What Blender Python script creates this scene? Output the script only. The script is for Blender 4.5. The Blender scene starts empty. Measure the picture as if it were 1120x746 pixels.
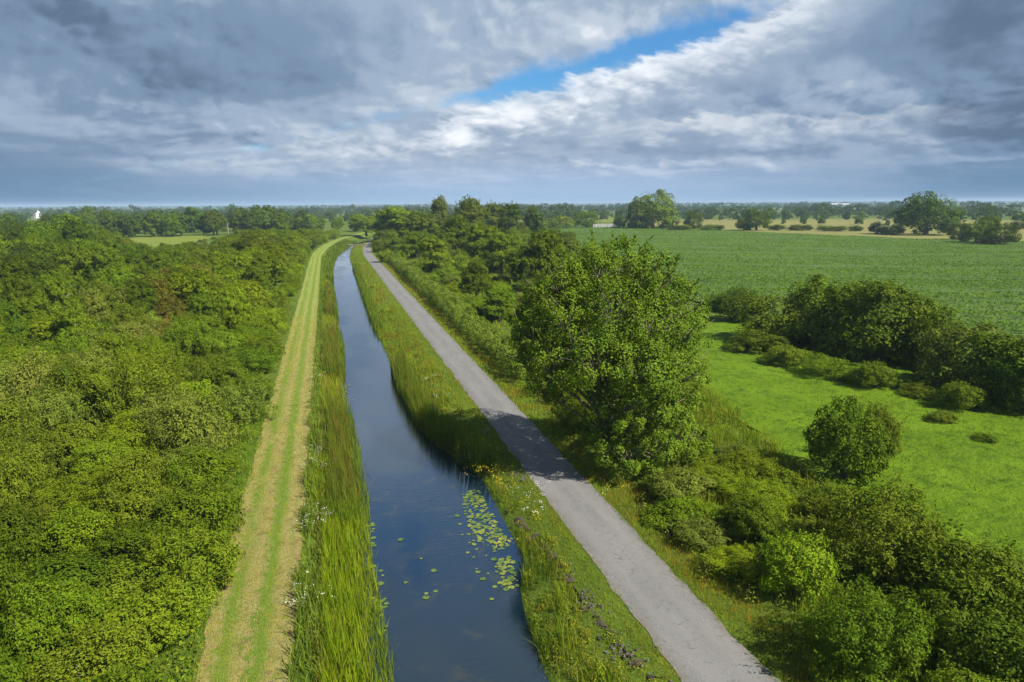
import bpy, math, random
import numpy as np
from mathutils import Vector
R = math.radians
PI = math.pi
sc = bpy.context.scene
COL = sc.collection

# ------------------------------------------------------------------ camera, sky, sun, exposure
CAM_H = 17.0
PITCH = R(11.4)
YAW = R(15.0)                 # the camera looks 15 degrees to the right of the canal (+Y)
FPX = 747.0                   # focal length in photo pixels (1120 wide): a 24 mm lens
cam = bpy.data.cameras.new('camera')
cam.lens = 36.0 * FPX / 1120.0
cam.sensor_width = 36.0
cam.clip_start = 0.1
cam.clip_end = 60000
cam_o = bpy.data.objects.new('camera', cam)
COL.objects.link(cam_o)
cam_o.location = (0, 0, CAM_H)
ROLL = R(0.35)
cam_o.rotation_euler = (PI / 2 - PITCH, ROLL, -YAW)
sc.camera = cam_o

SUN_EL = R(43)
SUN_AZ = R(-47)               # direction the sun stands in, measured from +X towards +Y
SUN_STRENGTH = 5.0
SKY_STRENGTH = 0.1
EXPOSURE = 0.72

sun = bpy.data.lights.new('sun', 'SUN')
sun.energy = SUN_STRENGTH
sun.angle = R(0.5)
sun.color = (1.0, 0.95, 0.86)
sun_o = bpy.data.objects.new('sun', sun)
COL.objects.link(sun_o)
sdir = Vector((math.cos(SUN_EL) * math.cos(SUN_AZ), math.cos(SUN_EL) * math.sin(SUN_AZ), math.sin(SUN_EL)))
sun_o.rotation_euler = sdir.to_track_quat('Z', 'Y').to_euler()
sun_o.location = (40, -40, 60)

sc.view_settings.view_transform = 'Standard'
sc.view_settings.look = 'None'
sc.view_settings.gamma = 1
sc.view_settings.use_curve_mapping = False
sc.view_settings.exposure = EXPOSURE
cy = sc.cycles
cy.max_bounces = 6
cy.diffuse_bounces = 3
cy.glossy_bounces = 2
cy.transmission_bounces = 4
cy.volume_bounces = 0
cy.transparent_max_bounces = 6
cy.caustics_reflective = False
cy.caustics_refractive = False
cy.use_denoising = True
cy.sample_clamp_indirect = 3
cy.sample_clamp_direct = 5


class NT:
    """small helper to write node trees"""
    def __init__(self, tree):
        self.t = tree
        self.n = tree.nodes
        self.l = tree.links

    def node(self, kind, **kw):
        n = self.n.new(kind)
        for k, v in kw.items():
            setattr(n, k, v)
        return n

    def put(self, sock, v):
        if hasattr(v, 'is_output'):
            self.l.new(v, sock)
        else:
            sock.default_value = v

    def m(self, op, a, b=0.0, c=0.0, clamp=False):
        n = self.node('ShaderNodeMath', operation=op, use_clamp=clamp)
        self.put(n.inputs[0], a)
        self.put(n.inputs[1], b)
        self.put(n.inputs[2], c)
        return n.outputs[0]

    def mix(self, f, a, b, blend='MIX'):
        n = self.node('ShaderNodeMix', data_type='RGBA', blend_type=blend)
        self.put(n.inputs[0], f)
        for s, v in ((n.inputs[6], a), (n.inputs[7], b)):
            if isinstance(v, tuple) and len(v) == 3:
                v = (*v, 1)
            self.put(s, v)
        return n.outputs[2]

    def rng(self, v, a, b, c=0.0, d=1.0, smooth=True):
        n = self.node('ShaderNodeMapRange', interpolation_type='SMOOTHSTEP' if smooth else 'LINEAR')
        self.put(n.inputs[0], v)
        for i, x in enumerate((a, b, c, d)):
            self.put(n.inputs[i + 1], x)
        return n.outputs[0]

    def noise(self, vec, scale, detail=4, rough=0.5, dist=0.0):
        n = self.node('ShaderNodeTexNoise')
        if vec is not None:
            self.put(n.inputs['Vector'], vec)
        n.inputs['Scale'].default_value = scale
        n.inputs['Detail'].default_value = detail
        n.inputs['Roughness'].default_value = rough
        n.inputs['Distortion'].default_value = dist
        return n.outputs[0]

    def xyz(self, x, y, z):
        n = self.node('ShaderNodeCombineXYZ')
        for i, v in enumerate((x, y, z)):
            self.put(n.inputs[i], v)
        return n.outputs[0]

    def vadd(self, a, b):
        n = self.node('ShaderNodeVectorMath', operation='ADD')
        self.put(n.inputs[0], a)
        self.put(n.inputs[1], b)
        return n.outputs[0]

    def vmul(self, a, b):
        n = self.node('ShaderNodeVectorMath', operation='MULTIPLY')
        self.put(n.inputs[0], a)
        self.put(n.inputs[1], b)
        return n.outputs[0]


def make_world():
    w = bpy.data.worlds.new('World')
    sc.world = w
    w.use_nodes = True
    t = NT(w.node_tree)
    t.n.clear()
    out = t.node('ShaderNodeOutputWorld')
    bg = t.node('ShaderNodeBackground')
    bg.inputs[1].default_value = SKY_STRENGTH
    t.l.new(bg.outputs[0], out.inputs[0])
    sky = t.node('ShaderNodeTexSky', sky_type='NISHITA', sun_disc=False)
    sky.sun_elevation = SUN_EL
    sky.sun_rotation = PI / 2 - SUN_AZ
    sky.air_density = 1.1
    sky.dust_density = 0.3
    tc = t.node('ShaderNodeTexCoord')
    rot = t.node('ShaderNodeVectorRotate', rotation_type='Z_AXIS')
    t.l.new(tc.outputs['Generated'], rot.inputs['Vector'])
    rot.inputs['Angle'].default_value = YAW
    sep = t.node('ShaderNodeSeparateXYZ')
    t.l.new(rot.outputs[0], sep.inputs[0])
    x, y, z = sep.outputs
    az = t.m('ARCTAN2', x, y)
    zc = t.m('MAXIMUM', z, 0.0)
    lz = t.m('LOGARITHM', t.m('ADD', zc, 0.075), math.e)
    p = t.xyz(t.m('MULTIPLY', az, 3.0), t.m('MULTIPLY', lz, 1.15), 3.7)
    # slant the cloud rows a little
    wn = t.node('ShaderNodeTexNoise')
    t.l.new(p, wn.inputs['Vector'])
    wn.inputs['Scale'].default_value = 1.3
    wn.inputs['Detail'].default_value = 3
    warp = t.vmul(t.vadd(wn.outputs['Color'], (-0.5, -0.5, -0.5)), (0.30, 0.26, 0.0))
    pw = t.vadd(p, warp)
    big = t.noise(pw, 0.95, 3, 0.5)
    na = t.noise(pw, 1.9, 9, 0.54)

    def puffs(off):
        q = t.vadd(pw, off)
        b1 = t.m('ABSOLUTE', t.m('SUBTRACT', t.noise(q, 2.6, 3, 0.5), 0.5))
        b2 = t.m('ABSOLUTE', t.m('SUBTRACT', t.noise(q, 6.0, 4, 0.55), 0.5))
        b3 = t.noise(q, 14.0, 5, 0.6)
        return t.m('ADD', t.m('MULTIPLY', b1, 1.5), t.m('ADD', t.m('MULTIPLY', b2, 0.75), t.m('MULTIPLY', b3, 0.22)))
    pa, pb = puffs((0, 0, 0)), puffs((0.030, 0.042, 0))
    nb = t.noise(t.vadd(pw, (0.07, 0.085, 0)), 1.9, 6, 0.50)
    fa = t.noise(pw, 6.5, 8, 0.58)
    lit = t.m('ADD', t.m('MULTIPLY', t.m('SUBTRACT', na, nb), 1.9),
              t.m('MULTIPLY', t.m('SUBTRACT', pa, pb), 1.45))
    calm = t.rng(t.noise(pw, 1.1, 2), 0.38, 0.60, 0.35, 1.1)
    lit = t.m('MULTIPLY', lit, calm)
    # the band of broken cloud: bright below the blue gap
    line = t.m('ADD', 0.163, t.m('MULTIPLY', az, 0.235))
    off = t.m('SUBTRACT', z, line)                       # height above the gap line (in sin elevation)
    inaz = t.m('MULTIPLY', t.rng(az, -0.14, 0.08), t.rng(az, 0.40, 0.27))
    bright = t.m('MULTIPLY', t.rng(t.m('ABSOLUTE', t.m('ADD', off, 0.035)), 0.085, 0.0),
                 t.m('MULTIPLY', t.rng(az, -0.62, -0.05), t.rng(az, 0.62, 0.2)))
    # large soft light and dark areas of the deck
    tone = t.m('ADD', t.m('MULTIPLY', t.m('SUBTRACT', big, 0.5), 1.0),
               t.m('MULTIPLY', t.m('SUBTRACT', na, 0.5), 0.75))
    tone = t.m('ADD', tone, t.m('MULTIPLY', bright, 0.12))
    # where this sky is thick and thin: (photo x, y, spreads, amount)
    sw = t.node('ShaderNodeSeparateXYZ')
    t.l.new(warp, sw.inputs[0])
    aw = t.m('ADD', az, t.m('MULTIPLY', sw.outputs[0], 0.28))
    zw = t.m('ADD', z, t.m('MULTIPLY', sw.outputs[1], 0.14))
    for px, py, sx, sy, amp in ((50, 15, 190, 42, -.46), (205, 88, 80, 26, -.30), (0, 165, 150, 60, -.36), (1115, 110, 90, 100, -.38), (1060, 20, 90, 40, -.2), (700, 122, 70, 26, -.16),
                                (960, 55, 90, 34, -.14), (480, 150, 90, 18, -.08), (70, 85, 62, 26, .30), (330, 160, 150, 22, .20), (440, 112, 46, 13, .42),
                                (605, 112, 44, 20, .46), (725, 78, 55, 24, .34), (660, 135, 60, 16, .18), (560, 185, 220, 14, .16), (930, 95, 55, 18, .26),
                                (370, 55, 130, 42, .12), (880, 150, 130, 18, .16), (620, 25, 90, 18, .16), (1020, 20, 60, 20, .12), (520, 120, 25, 10, .25)):
        u, v = (px - 560) / FPX, (py - 373) / FPX
        up, f = -(math.sin(PITCH) + v * math.cos(PITCH)), math.cos(PITCH) - v * math.sin(PITCH)
        ln = math.sqrt(u * u + up * up + f * f)
        e1 = t.m('DIVIDE', t.m('SUBTRACT', aw, math.atan2(u, f)), sx / FPX)
        e2 = t.m('DIVIDE', t.m('SUBTRACT', zw, up / ln), sy / FPX)
        g = t.m('EXPONENT', t.m('MULTIPLY', t.m('ADD', t.m('MULTIPLY', e1, e1), t.m('MULTIPLY', e2, e2)), -0.7))
        tone = t.m('ADD', tone, t.m('MULTIPLY', g, amp * 1.5))
    tone = t.m('ADD', tone, lit)
    ramp = t.node('ShaderNodeValToRGB')
    cr = ramp.color_ramp
    cr.interpolation = 'EASE'
    cr.elements[0].position = 0.0
    cr.elements[0].color = (0.110, 0.170, 0.265, 1)
    cr.elements[1].position = 1.0
    cr.elements[1].color = (0.88, 0.91, 0.95, 1)
    for pos, c in ((0.28, (0.195, 0.285, 0.415, 1)), (0.52, (0.325, 0.42, 0.55, 1)), (0.75, (0.49, 0.57, 0.68, 1))):
        e = cr.elements.new(pos)
        e.color = c
    t.l.new(t.m('ADD', t.m('MULTIPLY', tone, 0.50), 0.47, clamp=True), ramp.inputs[0])
    cloud = ramp.outputs[0]
    K = 0.655 / SKY_STRENGTH

    def scaled(c, k):
        n_ = t.node('ShaderNodeVectorMath', operation='SCALE')
        t.put(n_.inputs[0], c)
        t.put(n_.inputs['Scale'], k)
        return n_.outputs[0]
    # the gap of blue between the upper deck and the cumulus below it, and broken cloud overhead
    gap = t.m('SUBTRACT', t.m('MULTIPLY', inaz, 1.15),
              t.m('ADD', t.m('MULTIPLY', t.m('ABSOLUTE', t.m('ADD', off, 0.006)), 36.0),
                  t.m('MULTIPLY', t.m('SUBTRACT', na, 0.5), 2.2)))
    gap = t.m('ADD', gap, t.m('MULTIPLY', t.m('SUBTRACT', fa, 0.5), -2.0))
    gap = t.rng(gap, -0.25, 1.0)
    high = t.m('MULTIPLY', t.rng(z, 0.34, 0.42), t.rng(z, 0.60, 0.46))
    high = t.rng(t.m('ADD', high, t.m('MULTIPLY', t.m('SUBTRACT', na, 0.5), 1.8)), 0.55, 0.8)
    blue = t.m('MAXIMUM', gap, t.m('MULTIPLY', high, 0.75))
    deep = t.vmul(sky.outputs[0], (0.26, 0.55, 0.82))
    # the unseen deck overhead and behind the viewer is dimmed to cut fill light
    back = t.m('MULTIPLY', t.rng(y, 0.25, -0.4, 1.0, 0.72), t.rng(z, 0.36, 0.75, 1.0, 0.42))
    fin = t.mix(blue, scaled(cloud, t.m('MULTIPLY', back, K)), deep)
    # rows of cumulus, one behind the other down to the horizon: bright tops, grey bases
    for k, (base, slope, amp, hgt, a0, a1, a2, a3, str_, f_, white) in enumerate((
            (0.034, 0.0, 0.016, 0.022, -0.60, -0.30, 0.45, 0.60, 0.55, 9.0, 0.60),
            (0.058, 0.0, 0.026, 0.032, -0.62, -0.35, 0.30, 0.55, 0.65, 7.0, 0.74),
            (0.098, 0.05, 0.050, 0.055, -0.45, -0.10, 0.40, 0.62, 0.75, 5.0, 0.80),
            (0.158, 0.225, 0.060, 0.075, -0.30, -0.12, 0.30, 0.48, 0.92, 5.0, 0.95))):
        nn = t.noise(t.xyz(t.m('ADD', t.m('MULTIPLY', az, f_), t.m('MULTIPLY', z, 14.0)), k * 5.3 + 1.7, 0.4), 1.0, 6, 0.56)
        bl = t.m('ABSOLUTE', t.m('SUBTRACT', t.noise(t.xyz(t.m('MULTIPLY', az, f_ * 3.2), t.m('MULTIPLY', z, 34.0), k * 3.1), 1.0, 5, 0.55), 0.5))
        top = t.m('ADD', t.m('ADD', base, t.m('MULTIPLY', az, slope)),
                  t.m('ADD', t.m('MULTIPLY', t.m('SUBTRACT', nn, 0.5), amp * 2.8), t.m('MULTIPLY', bl, -amp * 1.3)))
        dep = t.m('DIVIDE', t.m('SUBTRACT', top, z), hgt)
        msk = t.m('MULTIPLY', t.rng(az, a0, a1), t.rng(az, a3, a2))
        brk = t.rng(t.noise(t.xyz(t.m('MULTIPLY', az, 3.4), t.m('MULTIPLY', z, 5.0), k * 9.1), 1.0, 3, 0.5), 0.34, 0.56, 0.12, 1.0)
        msk = t.m('MULTIPLY', msk, brk)
        al = t.m('MULTIPLY', t.m('MULTIPLY', t.rng(dep, 0.0, 0.20), t.rng(dep, 1.5, 0.6)), t.m('MULTIPLY', msk, str_))
        sh = t.m('ADD', dep, t.m('ADD', t.m('MULTIPLY', lit, -0.9), t.m('MULTIPLY', bl, -0.9)))
        col = t.mix(t.rng(sh, -0.15, 0.85), (white, white * 1.035, white * 1.08), (0.31, 0.40, 0.53))
        fin = t.mix(al, fin, scaled(col, K))
    # smooth air near the horizon
    hz_c = t.mix(t.rng(t.m('ABSOLUTE', t.m('ADD', az, -0.02)), 0.1, 0.65), (0.34, 0.49, 0.72), (0.105, 0.215, 0.375))
    hz = t.rng(t.m('ADD', z, t.m('MULTIPLY', t.m('SUBTRACT', na, 0.5), 0.02)), 0.075, 0.004)
    fin = t.mix(t.m('MULTIPLY', hz, 0.88), fin, scaled(hz_c, K))
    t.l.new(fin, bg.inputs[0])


make_world()

# ------------------------------------------------------------------ projection: photo pixel <-> point of the land
SP, CP, SY, CY = math.sin(PITCH), math.cos(PITCH), math.sin(YAW), math.cos(YAW)


def P(px, py, z=0.0):
    u = (px - 560 - ROLL * (py - 373)) / FPX
    v = (py - 373 + ROLL * (px - 560)) / FPX
    d = SP + v * CP
    f = CP - v * SP
    k = (CAM_H - z) / d
    X, D = u * k, f * k
    return np.array((X * CY + D * SY, -X * SY + D * CY))


def depth(x, y):
    return x * SY + y * CY


def top_z(x, y, py):
    v = (py - 373) / FPX
    return CAM_H - depth(x, y) * (SP + v * CP) / (CP - v * SP)


def proj(x, y, z=0.0):
    X = x * CY - y * SY
    D = depth(x, y)
    h = CAM_H - z
    f = D * CP + h * SP
    d = h * CP - D * SP
    f = max(f, 0.1)
    return 560 + FPX * X / f, 373 + FPX * d / f


# ------------------------------------------------------------------ helpers
def tag(o, label=None, cat=None, group=None, kind=None):
    if label:
        o['label'] = label
    if cat:
        o['category'] = cat
    if group:
        o['group'] = group
    if kind:
        o['kind'] = kind
    return o


def link(name, mesh, parent=None, loc=(0, 0, 0)):
    o = bpy.data.objects.new(name, mesh)
    COL.objects.link(o)
    o.location = loc
    if parent:
        o.parent = parent
    return o


def mesh_np(name, V, F, mats, midx=None, smooth=False):
    """V (n,3), F (m,4) quads"""
    me = bpy.data.meshes.new(name)
    n, k = F.shape
    me.vertices.add(len(V))
    me.vertices.foreach_set('co', np.ascontiguousarray(V, dtype=np.float32).ravel())
    me.loops.add(n * k)
    me.loops.foreach_set('vertex_index', np.ascontiguousarray(F, dtype=np.int32).ravel())
    me.polygons.add(n)
    me.polygons.foreach_set('loop_start', np.arange(0, n * k, k, dtype=np.int32))
    me.polygons.foreach_set('loop_total', np.full(n, k, dtype=np.int32))
    for mt in (mats if isinstance(mats, (list, tuple)) else [mats]):
        me.materials.append(mt)
    if midx is not None:
        me.polygons.foreach_set('material_index', np.ascontiguousarray(midx, dtype=np.int32))
    me.polygons.foreach_set('use_smooth', np.full(n, smooth))
    me.update()
    me.validate()
    return me


def unit(a):
    return a / np.maximum(np.linalg.norm(a, axis=-1, keepdims=True), 1e-9)


def sphere_dirs(rs, n):
    return unit(rs.normal(size=(n, 3)))


def leaf_quads(rs, pos, nrm, L, W, droop=0.25, fold=0.22):
    """one folded kite shaped quad per leaf"""
    n = len(pos)
    ax = rs.normal(size=(n, 3))
    ax -= nrm * np.sum(ax * nrm, 1, keepdims=True)
    ax = unit(unit(ax) + np.array((0, 0, -droop)))
    side = unit(np.cross(nrm, ax))
    nn = unit(np.cross(ax, side))
    L = (L * rs.uniform(0.65, 1.3, n))[:, None]
    W = (W * rs.uniform(0.7, 1.25, n))[:, None]
    a = pos - ax * L * 0.5
    b = pos - ax * L * 0.04 + side * W * 0.5 + nn * W * fold
    c = pos + ax * L * 0.5
    d = pos - ax * L * 0.04 - side * W * 0.5 + nn * W * fold
    V = np.stack((a, b, c, d), 1).reshape(-1, 3)
    F = np.arange(4 * n).reshape(n, 4)
    return V, F


def clump_leaves(rs, lobes, clumps, per, L, W, csize=0.42, shell=0.9, up=0.35, jit=0.75, inner=0.06, flat=1.0):
    """lobes: list of (centre, radii). Leaves sit in clumps over every lobe's skin."""
    P_, N_ = [], []
    lc = np.array([l[0] for l in lobes], float)
    lr = np.array([l[1] for l in lobes], float)
    for i in range(len(lobes)):
        k = max(4, int(clumps * (lr[i].mean() / lr.mean()) ** 2))
        d = sphere_dirs(rs, k)
        d = d[(d[:, 2] > -0.55)]
        c = lc[i] + d * lr[i] * rs.uniform(shell - 0.18, shell + 0.12, len(d))[:, None]
        keep = np.ones(len(c), bool)
        for j in range(len(lobes)):
            if j != i:
                q = np.linalg.norm((c - lc[j]) / lr[j], axis=1)
                keep &= q > 0.72
        c, d = c[keep], d[keep]
        cr = csize * lr[i].mean() * rs.uniform(0.55, 1.25, len(c))
        for q in range(len(c)):
            m = max(3, int(per * (cr[q] / (csize * lr[i].mean())) ** 1.5))
            e = sphere_dirs(rs, m)
            e = unit(e + d[q] * 0.55)
            pp = c[q] + e * (cr[q] * rs.uniform(0.35, 1.0, m) ** 0.5)[:, None] * np.array((1, 1, flat))
            P_.append(pp)
            N_.append(unit(e * 0.85 + d[q] * 0.6 + np.array((0, 0, up)) + rs.normal(size=(m, 3)) * jit * 0.42))
        m = int(inner * clumps * per)
        e = sphere_dirs(rs, m)
        P_.append(lc[i] + e * lr[i] * (0.75 * rs.uniform(0.1, 1, m) ** 0.5)[:, None])
        N_.append(sphere_dirs(rs, m))
    return np.concatenate(P_), np.concatenate(N_)


def shoots(rs, lobes, n, ln, per):
    """leafy shoots that break the outline of a crown"""
    P_, N_ = [], []
    for i in range(n):
        c, q = lobes[rs.randint(len(lobes))]
        d = sphere_dirs(rs, 1)[0]
        d[2] = abs(d[2]) * 0.9 + 0.1
        a = np.array(c) + d * np.array(q) * 0.9
        v = unit(d * 0.7 + np.array((0, 0, 0.7)) + rs.normal(size=3) * 0.3) * ln * rs.uniform(0.4, 1.3)
        f = rs.uniform(0, 1, per)[:, None]
        P_.append(a + v * f + rs.normal(size=(per, 3)) * 0.09 * ln * (1.2 - f))
        N_.append(unit(d * 0.4 + np.array((0, 0, 0.4)) + rs.normal(size=(per, 3)) * 0.6))
    return np.concatenate(P_), np.concatenate(N_)


def tube(pts, radii, seg=7):
    pts = np.array(pts, float)
    V, F = [], []
    for i in range(len(pts)):
        d = pts[min(i + 1, len(pts) - 1)] - pts[max(i - 1, 0)]
        d = d / (np.linalg.norm(d) + 1e-9)
        a = np.cross(d, (0.3, 0.9, 0.1))
        a /= np.linalg.norm(a) + 1e-9
        b = np.cross(d, a)
        for k in range(seg):
            an = 2 * PI * k / seg
            V.append(pts[i] + radii[i] * (math.cos(an) * a + math.sin(an) * b))
    for i in range(len(pts) - 1):
        for k in range(seg):
            k2 = (k + 1) % seg
            F.append((i * seg + k, i * seg + k2, (i + 1) * seg + k2, (i + 1) * seg + k))
    n = len(V)
    V.append(pts[-1] + (pts[-1] - pts[-2]) * 0.02)
    for k in range(0, seg - 1, 2):
        F.append(((len(pts) - 1) * seg + k, (len(pts) - 1) * seg + k + 1, (len(pts) - 1) * seg + (k + 2) % seg, n))
    return np.array(V), np.array(F)


def join(parts):
    V, F, o = [], [], 0
    for v, f in parts:
        V.append(v)
        F.append(f + o)
        o += len(v)
    return np.concatenate(V), np.concatenate(F)


def box(c, s, rz=0.0):
    c = np.array(c, float)
    s = np.array(s, float) / 2
    v = np.array([(x, y, z) for x in (-1, 1) for y in (-1, 1) for z in (-1, 1)]) * s
    if rz:
        ca, sa = math.cos(rz), math.sin(rz)
        v = np.stack((v[:, 0] * ca - v[:, 1] * sa, v[:, 0] * sa + v[:, 1] * ca, v[:, 2]), 1)
    f = np.array([(0, 1, 3, 2), (4, 6, 7, 5), (0, 4, 5, 1), (2, 3, 7, 6), (0, 2, 6, 4), (1, 5, 7, 3)])
    return v + c, f


def blades(rs, xy, z0, h, w, lean=0.25, wind=(0.0, 0.0), seg=3):
    """grass or reed blades: a bent tapering strip each"""
    n = len(xy)
    z0 = np.broadcast_to(z0, n)
    h = np.broadcast_to(h, n) * rs.uniform(0.6, 1.2, n)
    w = np.broadcast_to(w, n) * rs.uniform(0.7, 1.3, n)
    an = rs.uniform(0, 2 * PI, n)
    side = np.stack((np.cos(an), np.sin(an), np.zeros(n)), 1)
    la = rs.uniform(0, 2 * PI, n)
    ll = np.abs(rs.normal(size=n)) * lean
    dirn = np.stack((np.cos(la) * ll + wind[0], np.sin(la) * ll + wind[1], np.zeros(n)), 1)
    rows = []
    for i in range(seg + 1):
        s = i / seg
        c = np.stack((xy[:, 0], xy[:, 1], z0 + h * s * (1 - 0.25 * np.minimum(ll, 1.2) * s)), 1) + dirn * (h * s * s)[:, None]
        ww = (w * (1 - 0.82 * s ** 1.6) * 0.5)[:, None]
        rows += [c - side * ww, c + side * ww]
    V = np.stack(rows, 1).reshape(-1, 3)
    k = 2 * (seg + 1)
    base = np.arange(n)[:, None] * k
    F = np.concatenate([base + np.array((2 * i, 2 * i + 1, 2 * i + 3, 2 * i + 2)) for i in range(seg)], 0)
    return V, F


def in_poly(pts, poly):
    x, y = pts[:, 0], pts[:, 1]
    r = np.zeros(len(pts), bool)
    n = len(poly)
    for i in range(n):
        x1, y1 = poly[i]
        x2, y2 = poly[(i + 1) % n]
        c = ((y1 > y) != (y2 > y)) & (x < (x2 - x1) * (y - y1) / (y2 - y1 + 1e-12) + x1)
        r ^= c
    return r


def scatter_poly(rs, poly, n):
    poly = np.array(poly)
    lo, hi = poly.min(0), poly.max(0)
    out = []
    got = 0
    while got < n:
        q = rs.uniform(lo, hi, size=(max(n * 2, 200), 2))
        q = q[in_poly(q, poly)]
        out.append(q)
        got += len(q)
    return np.concatenate(out)[:n]


# ------------------------------------------------------------------ materials
def mat_new(name):
    m = bpy.data.materials.new(name)
    m.use_nodes = True
    t = NT(m.node_tree)
    t.n.clear()
    out = t.node('ShaderNodeOutputMaterial')
    return m, t, out


def foliage_mat(name, base=None, trans=0.24, var=0.35, rough=0.6, scale=0.7, gloss=0.06):
    """leaf material; without a base colour it takes the object's own colour"""
    m, t, out = mat_new(name)
    oi = t.node('ShaderNodeObjectInfo')
    geo = t.node('ShaderNodeNewGeometry')
    tc = t.node('ShaderNodeTexCoord')
    col = oi.outputs['Color'] if base is None else (*base, 1)
    isl = geo.outputs['Random Per Island']
    nz = t.noise(tc.outputs['Object'], scale, 3, 0.6)
    hsv = t.node('ShaderNodeHueSaturation')
    t.put(hsv.inputs['Color'], col)
    hue = t.m('ADD', 0.5, t.m('ADD', t.m('MULTIPLY', t.m('SUBTRACT', isl, 0.5), 0.035),
                              t.m('MULTIPLY', t.m('SUBTRACT', nz, 0.5), -0.045)))
    t.put(hsv.inputs['Hue'], hue)
    isl2 = t.m('FRACT', t.m('MULTIPLY', isl, 17.31))
    val = t.m('ADD', 1.0, t.m('ADD', t.m('MULTIPLY', t.m('SUBTRACT', isl2, 0.5), 2 * var),
                              t.m('MULTIPLY', t.m('SUBTRACT', nz, 0.5), 0.9)))
    t.put(hsv.inputs['Value'], val)
    hsv.inputs['Saturation'].default_value = 1.0
    pr = t.node('ShaderNodeBsdfPrincipled')
    t.l.new(hsv.outputs[0], pr.inputs['Base Color'])
    pr.inputs['Roughness'].default_value = rough
    pr.inputs['Specular IOR Level'].default_value = gloss
    tr = t.node('ShaderNodeBsdfTranslucent')
    t.l.new(t.mix(1.0, hsv.outputs[0], (1.05, 1.2, 0.5), 'MULTIPLY'), tr.inputs[0])
    mx = t.node('ShaderNodeMixShader')
    mx.inputs[0].default_value = trans
    t.l.new(pr.outputs[0], mx.inputs[1])
    t.l.new(tr.outputs[0], mx.inputs[2])
    t.l.new(mx.outputs[0], out.inputs[0])
    return m


def simple_mat(name, c1, c2, scale=8.0, rough=0.8, bump=0.0, detail=5, bscale=None):
    m, t, out = mat_new(name)
    tc = t.node('ShaderNodeTexCoord')
    nz = t.noise(tc.outputs['Object'], scale, detail, 0.6)
    pr = t.node('ShaderNodeBsdfPrincipled')
    t.l.new(t.mix(t.rng(nz, 0.3, 0.7), c1, c2), pr.inputs['Base Color'])
    pr.inputs['Roughness'].default_value = rough
    pr.inputs['Specular IOR Level'].default_value = 0.25
    if bump:
        b = t.node('ShaderNodeBump')
        b.inputs['Strength'].default_value = bump
        b.inputs['Distance'].default_value = 0.05
        t.l.new(t.noise(tc.outputs['Object'], bscale or scale * 3, 6, 0.65), b.inputs['Height'])
        t.l.new(b.outputs[0], pr.inputs['Normal'])
    t.l.new(pr.outputs[0], out.inputs[0])
    return m


def turf_mat(name, cols, scales, bump=0.6, bdist=0.12, bscale=6.0, rough=0.85, stretch=(1, 1, 1)):
    """three grass tones broken up by two noises"""
    m, t, out = mat_new(name)
    tc = t.node('ShaderNodeTexCoord')
    vec = t.vmul(tc.outputs['Object'], stretch)
    a = t.noise(vec, scales[0], 5, 0.6, 0.4)
    b = t.noise(vec, scales[1], 6, 0.68)
    c = t.mix(t.rng(a, 0.35, 0.66), cols[0], cols[1])
    c = t.mix(t.rng(b, 0.46, 0.72), c, cols[2])
    pr = t.node('ShaderNodeBsdfPrincipled')
    t.l.new(c, pr.inputs['Base Color'])
    pr.inputs['Roughness'].default_value = rough
    pr.inputs['Specular IOR Level'].default_value = 0.1
    bp = t.node('ShaderNodeBump')
    bp.inputs['Strength'].default_value = bump
    bp.inputs['Distance'].default_value = bdist
    t.l.new(t.noise(vec, bscale, 6, 0.7), bp.inputs['Height'])
    t.l.new(bp.outputs[0], pr.inputs['Normal'])
    t.l.new(pr.outputs[0], out.inputs[0])
    return m


M = {}
M['leaf'] = foliage_mat('leaf')
M['leaf_ash'] = foliage_mat('ash_leaf', base=(0.140, 0.215, 0.013), var=0.42, scale=0.35, gloss=0.08, rough=0.55)
M['bark'] = simple_mat('bark', (0.075, 0.06, 0.042), (0.15, 0.125, 0.095), 6, 0.9, 0.6)
M['bark_pale'] = simple_mat('bare_wood', (0.16, 0.14, 0.11), (0.26, 0.235, 0.19), 5, 0.9, 0.3)
M['blade'] = foliage_mat('blade', trans=0.45, gloss=0.12)
M['white'] = simple_mat('white_paint', (0.7, 0.7, 0.68), (0.8, 0.8, 0.78), 3, 0.6)
M['slate'] = simple_mat('slate_roof', (0.07, 0.075, 0.085), (0.11, 0.115, 0.125), 3, 0.7)
M['steel'] = simple_mat('grey_sheeting', (0.42, 0.43, 0.44), (0.52, 0.53, 0.54), 1, 0.5)
M['dark_glass'] = simple_mat('window_glass', (0.02, 0.025, 0.03), (0.03, 0.035, 0.045), 2, 0.15)
M['timber'] = simple_mat('timber', (0.12, 0.09, 0.06), (0.2, 0.16, 0.11), 6, 0.85, 0.3)
M['stone'] = simple_mat('stone', (0.07, 0.062, 0.05), (0.18, 0.168, 0.145), 4, 0.9, 0.5)
M['yellow_petal'] = simple_mat('yellow_petal', (0.62, 0.46, 0.02), (0.72, 0.58, 0.05), 5, 0.6)
M['white_petal'] = simple_mat('white_petal', (0.62, 0.62, 0.52), (0.75, 0.75, 0.68), 5, 0.6)
M['seed_head'] = foliage_mat('seed_head', base=(0.20, 0.12, 0.05), trans=0.2)
M['terrain'] = turf_mat('terrain_grass', ((0.080, 0.125, 0.014), (0.115, 0.165, 0.018), (0.06, 0.095, 0.012)), (0.05, 0.9), 0.8, 0.2, 2.5)
M['pasture'] = turf_mat('pasture_grass', ((0.104, 0.182, 0.006), (0.138, 0.232, 0.009), (0.054, 0.112, 0.004)), (0.16, 0.8), 1.0, 0.35, 1.8, stretch=(1, 1, 1))
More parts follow.
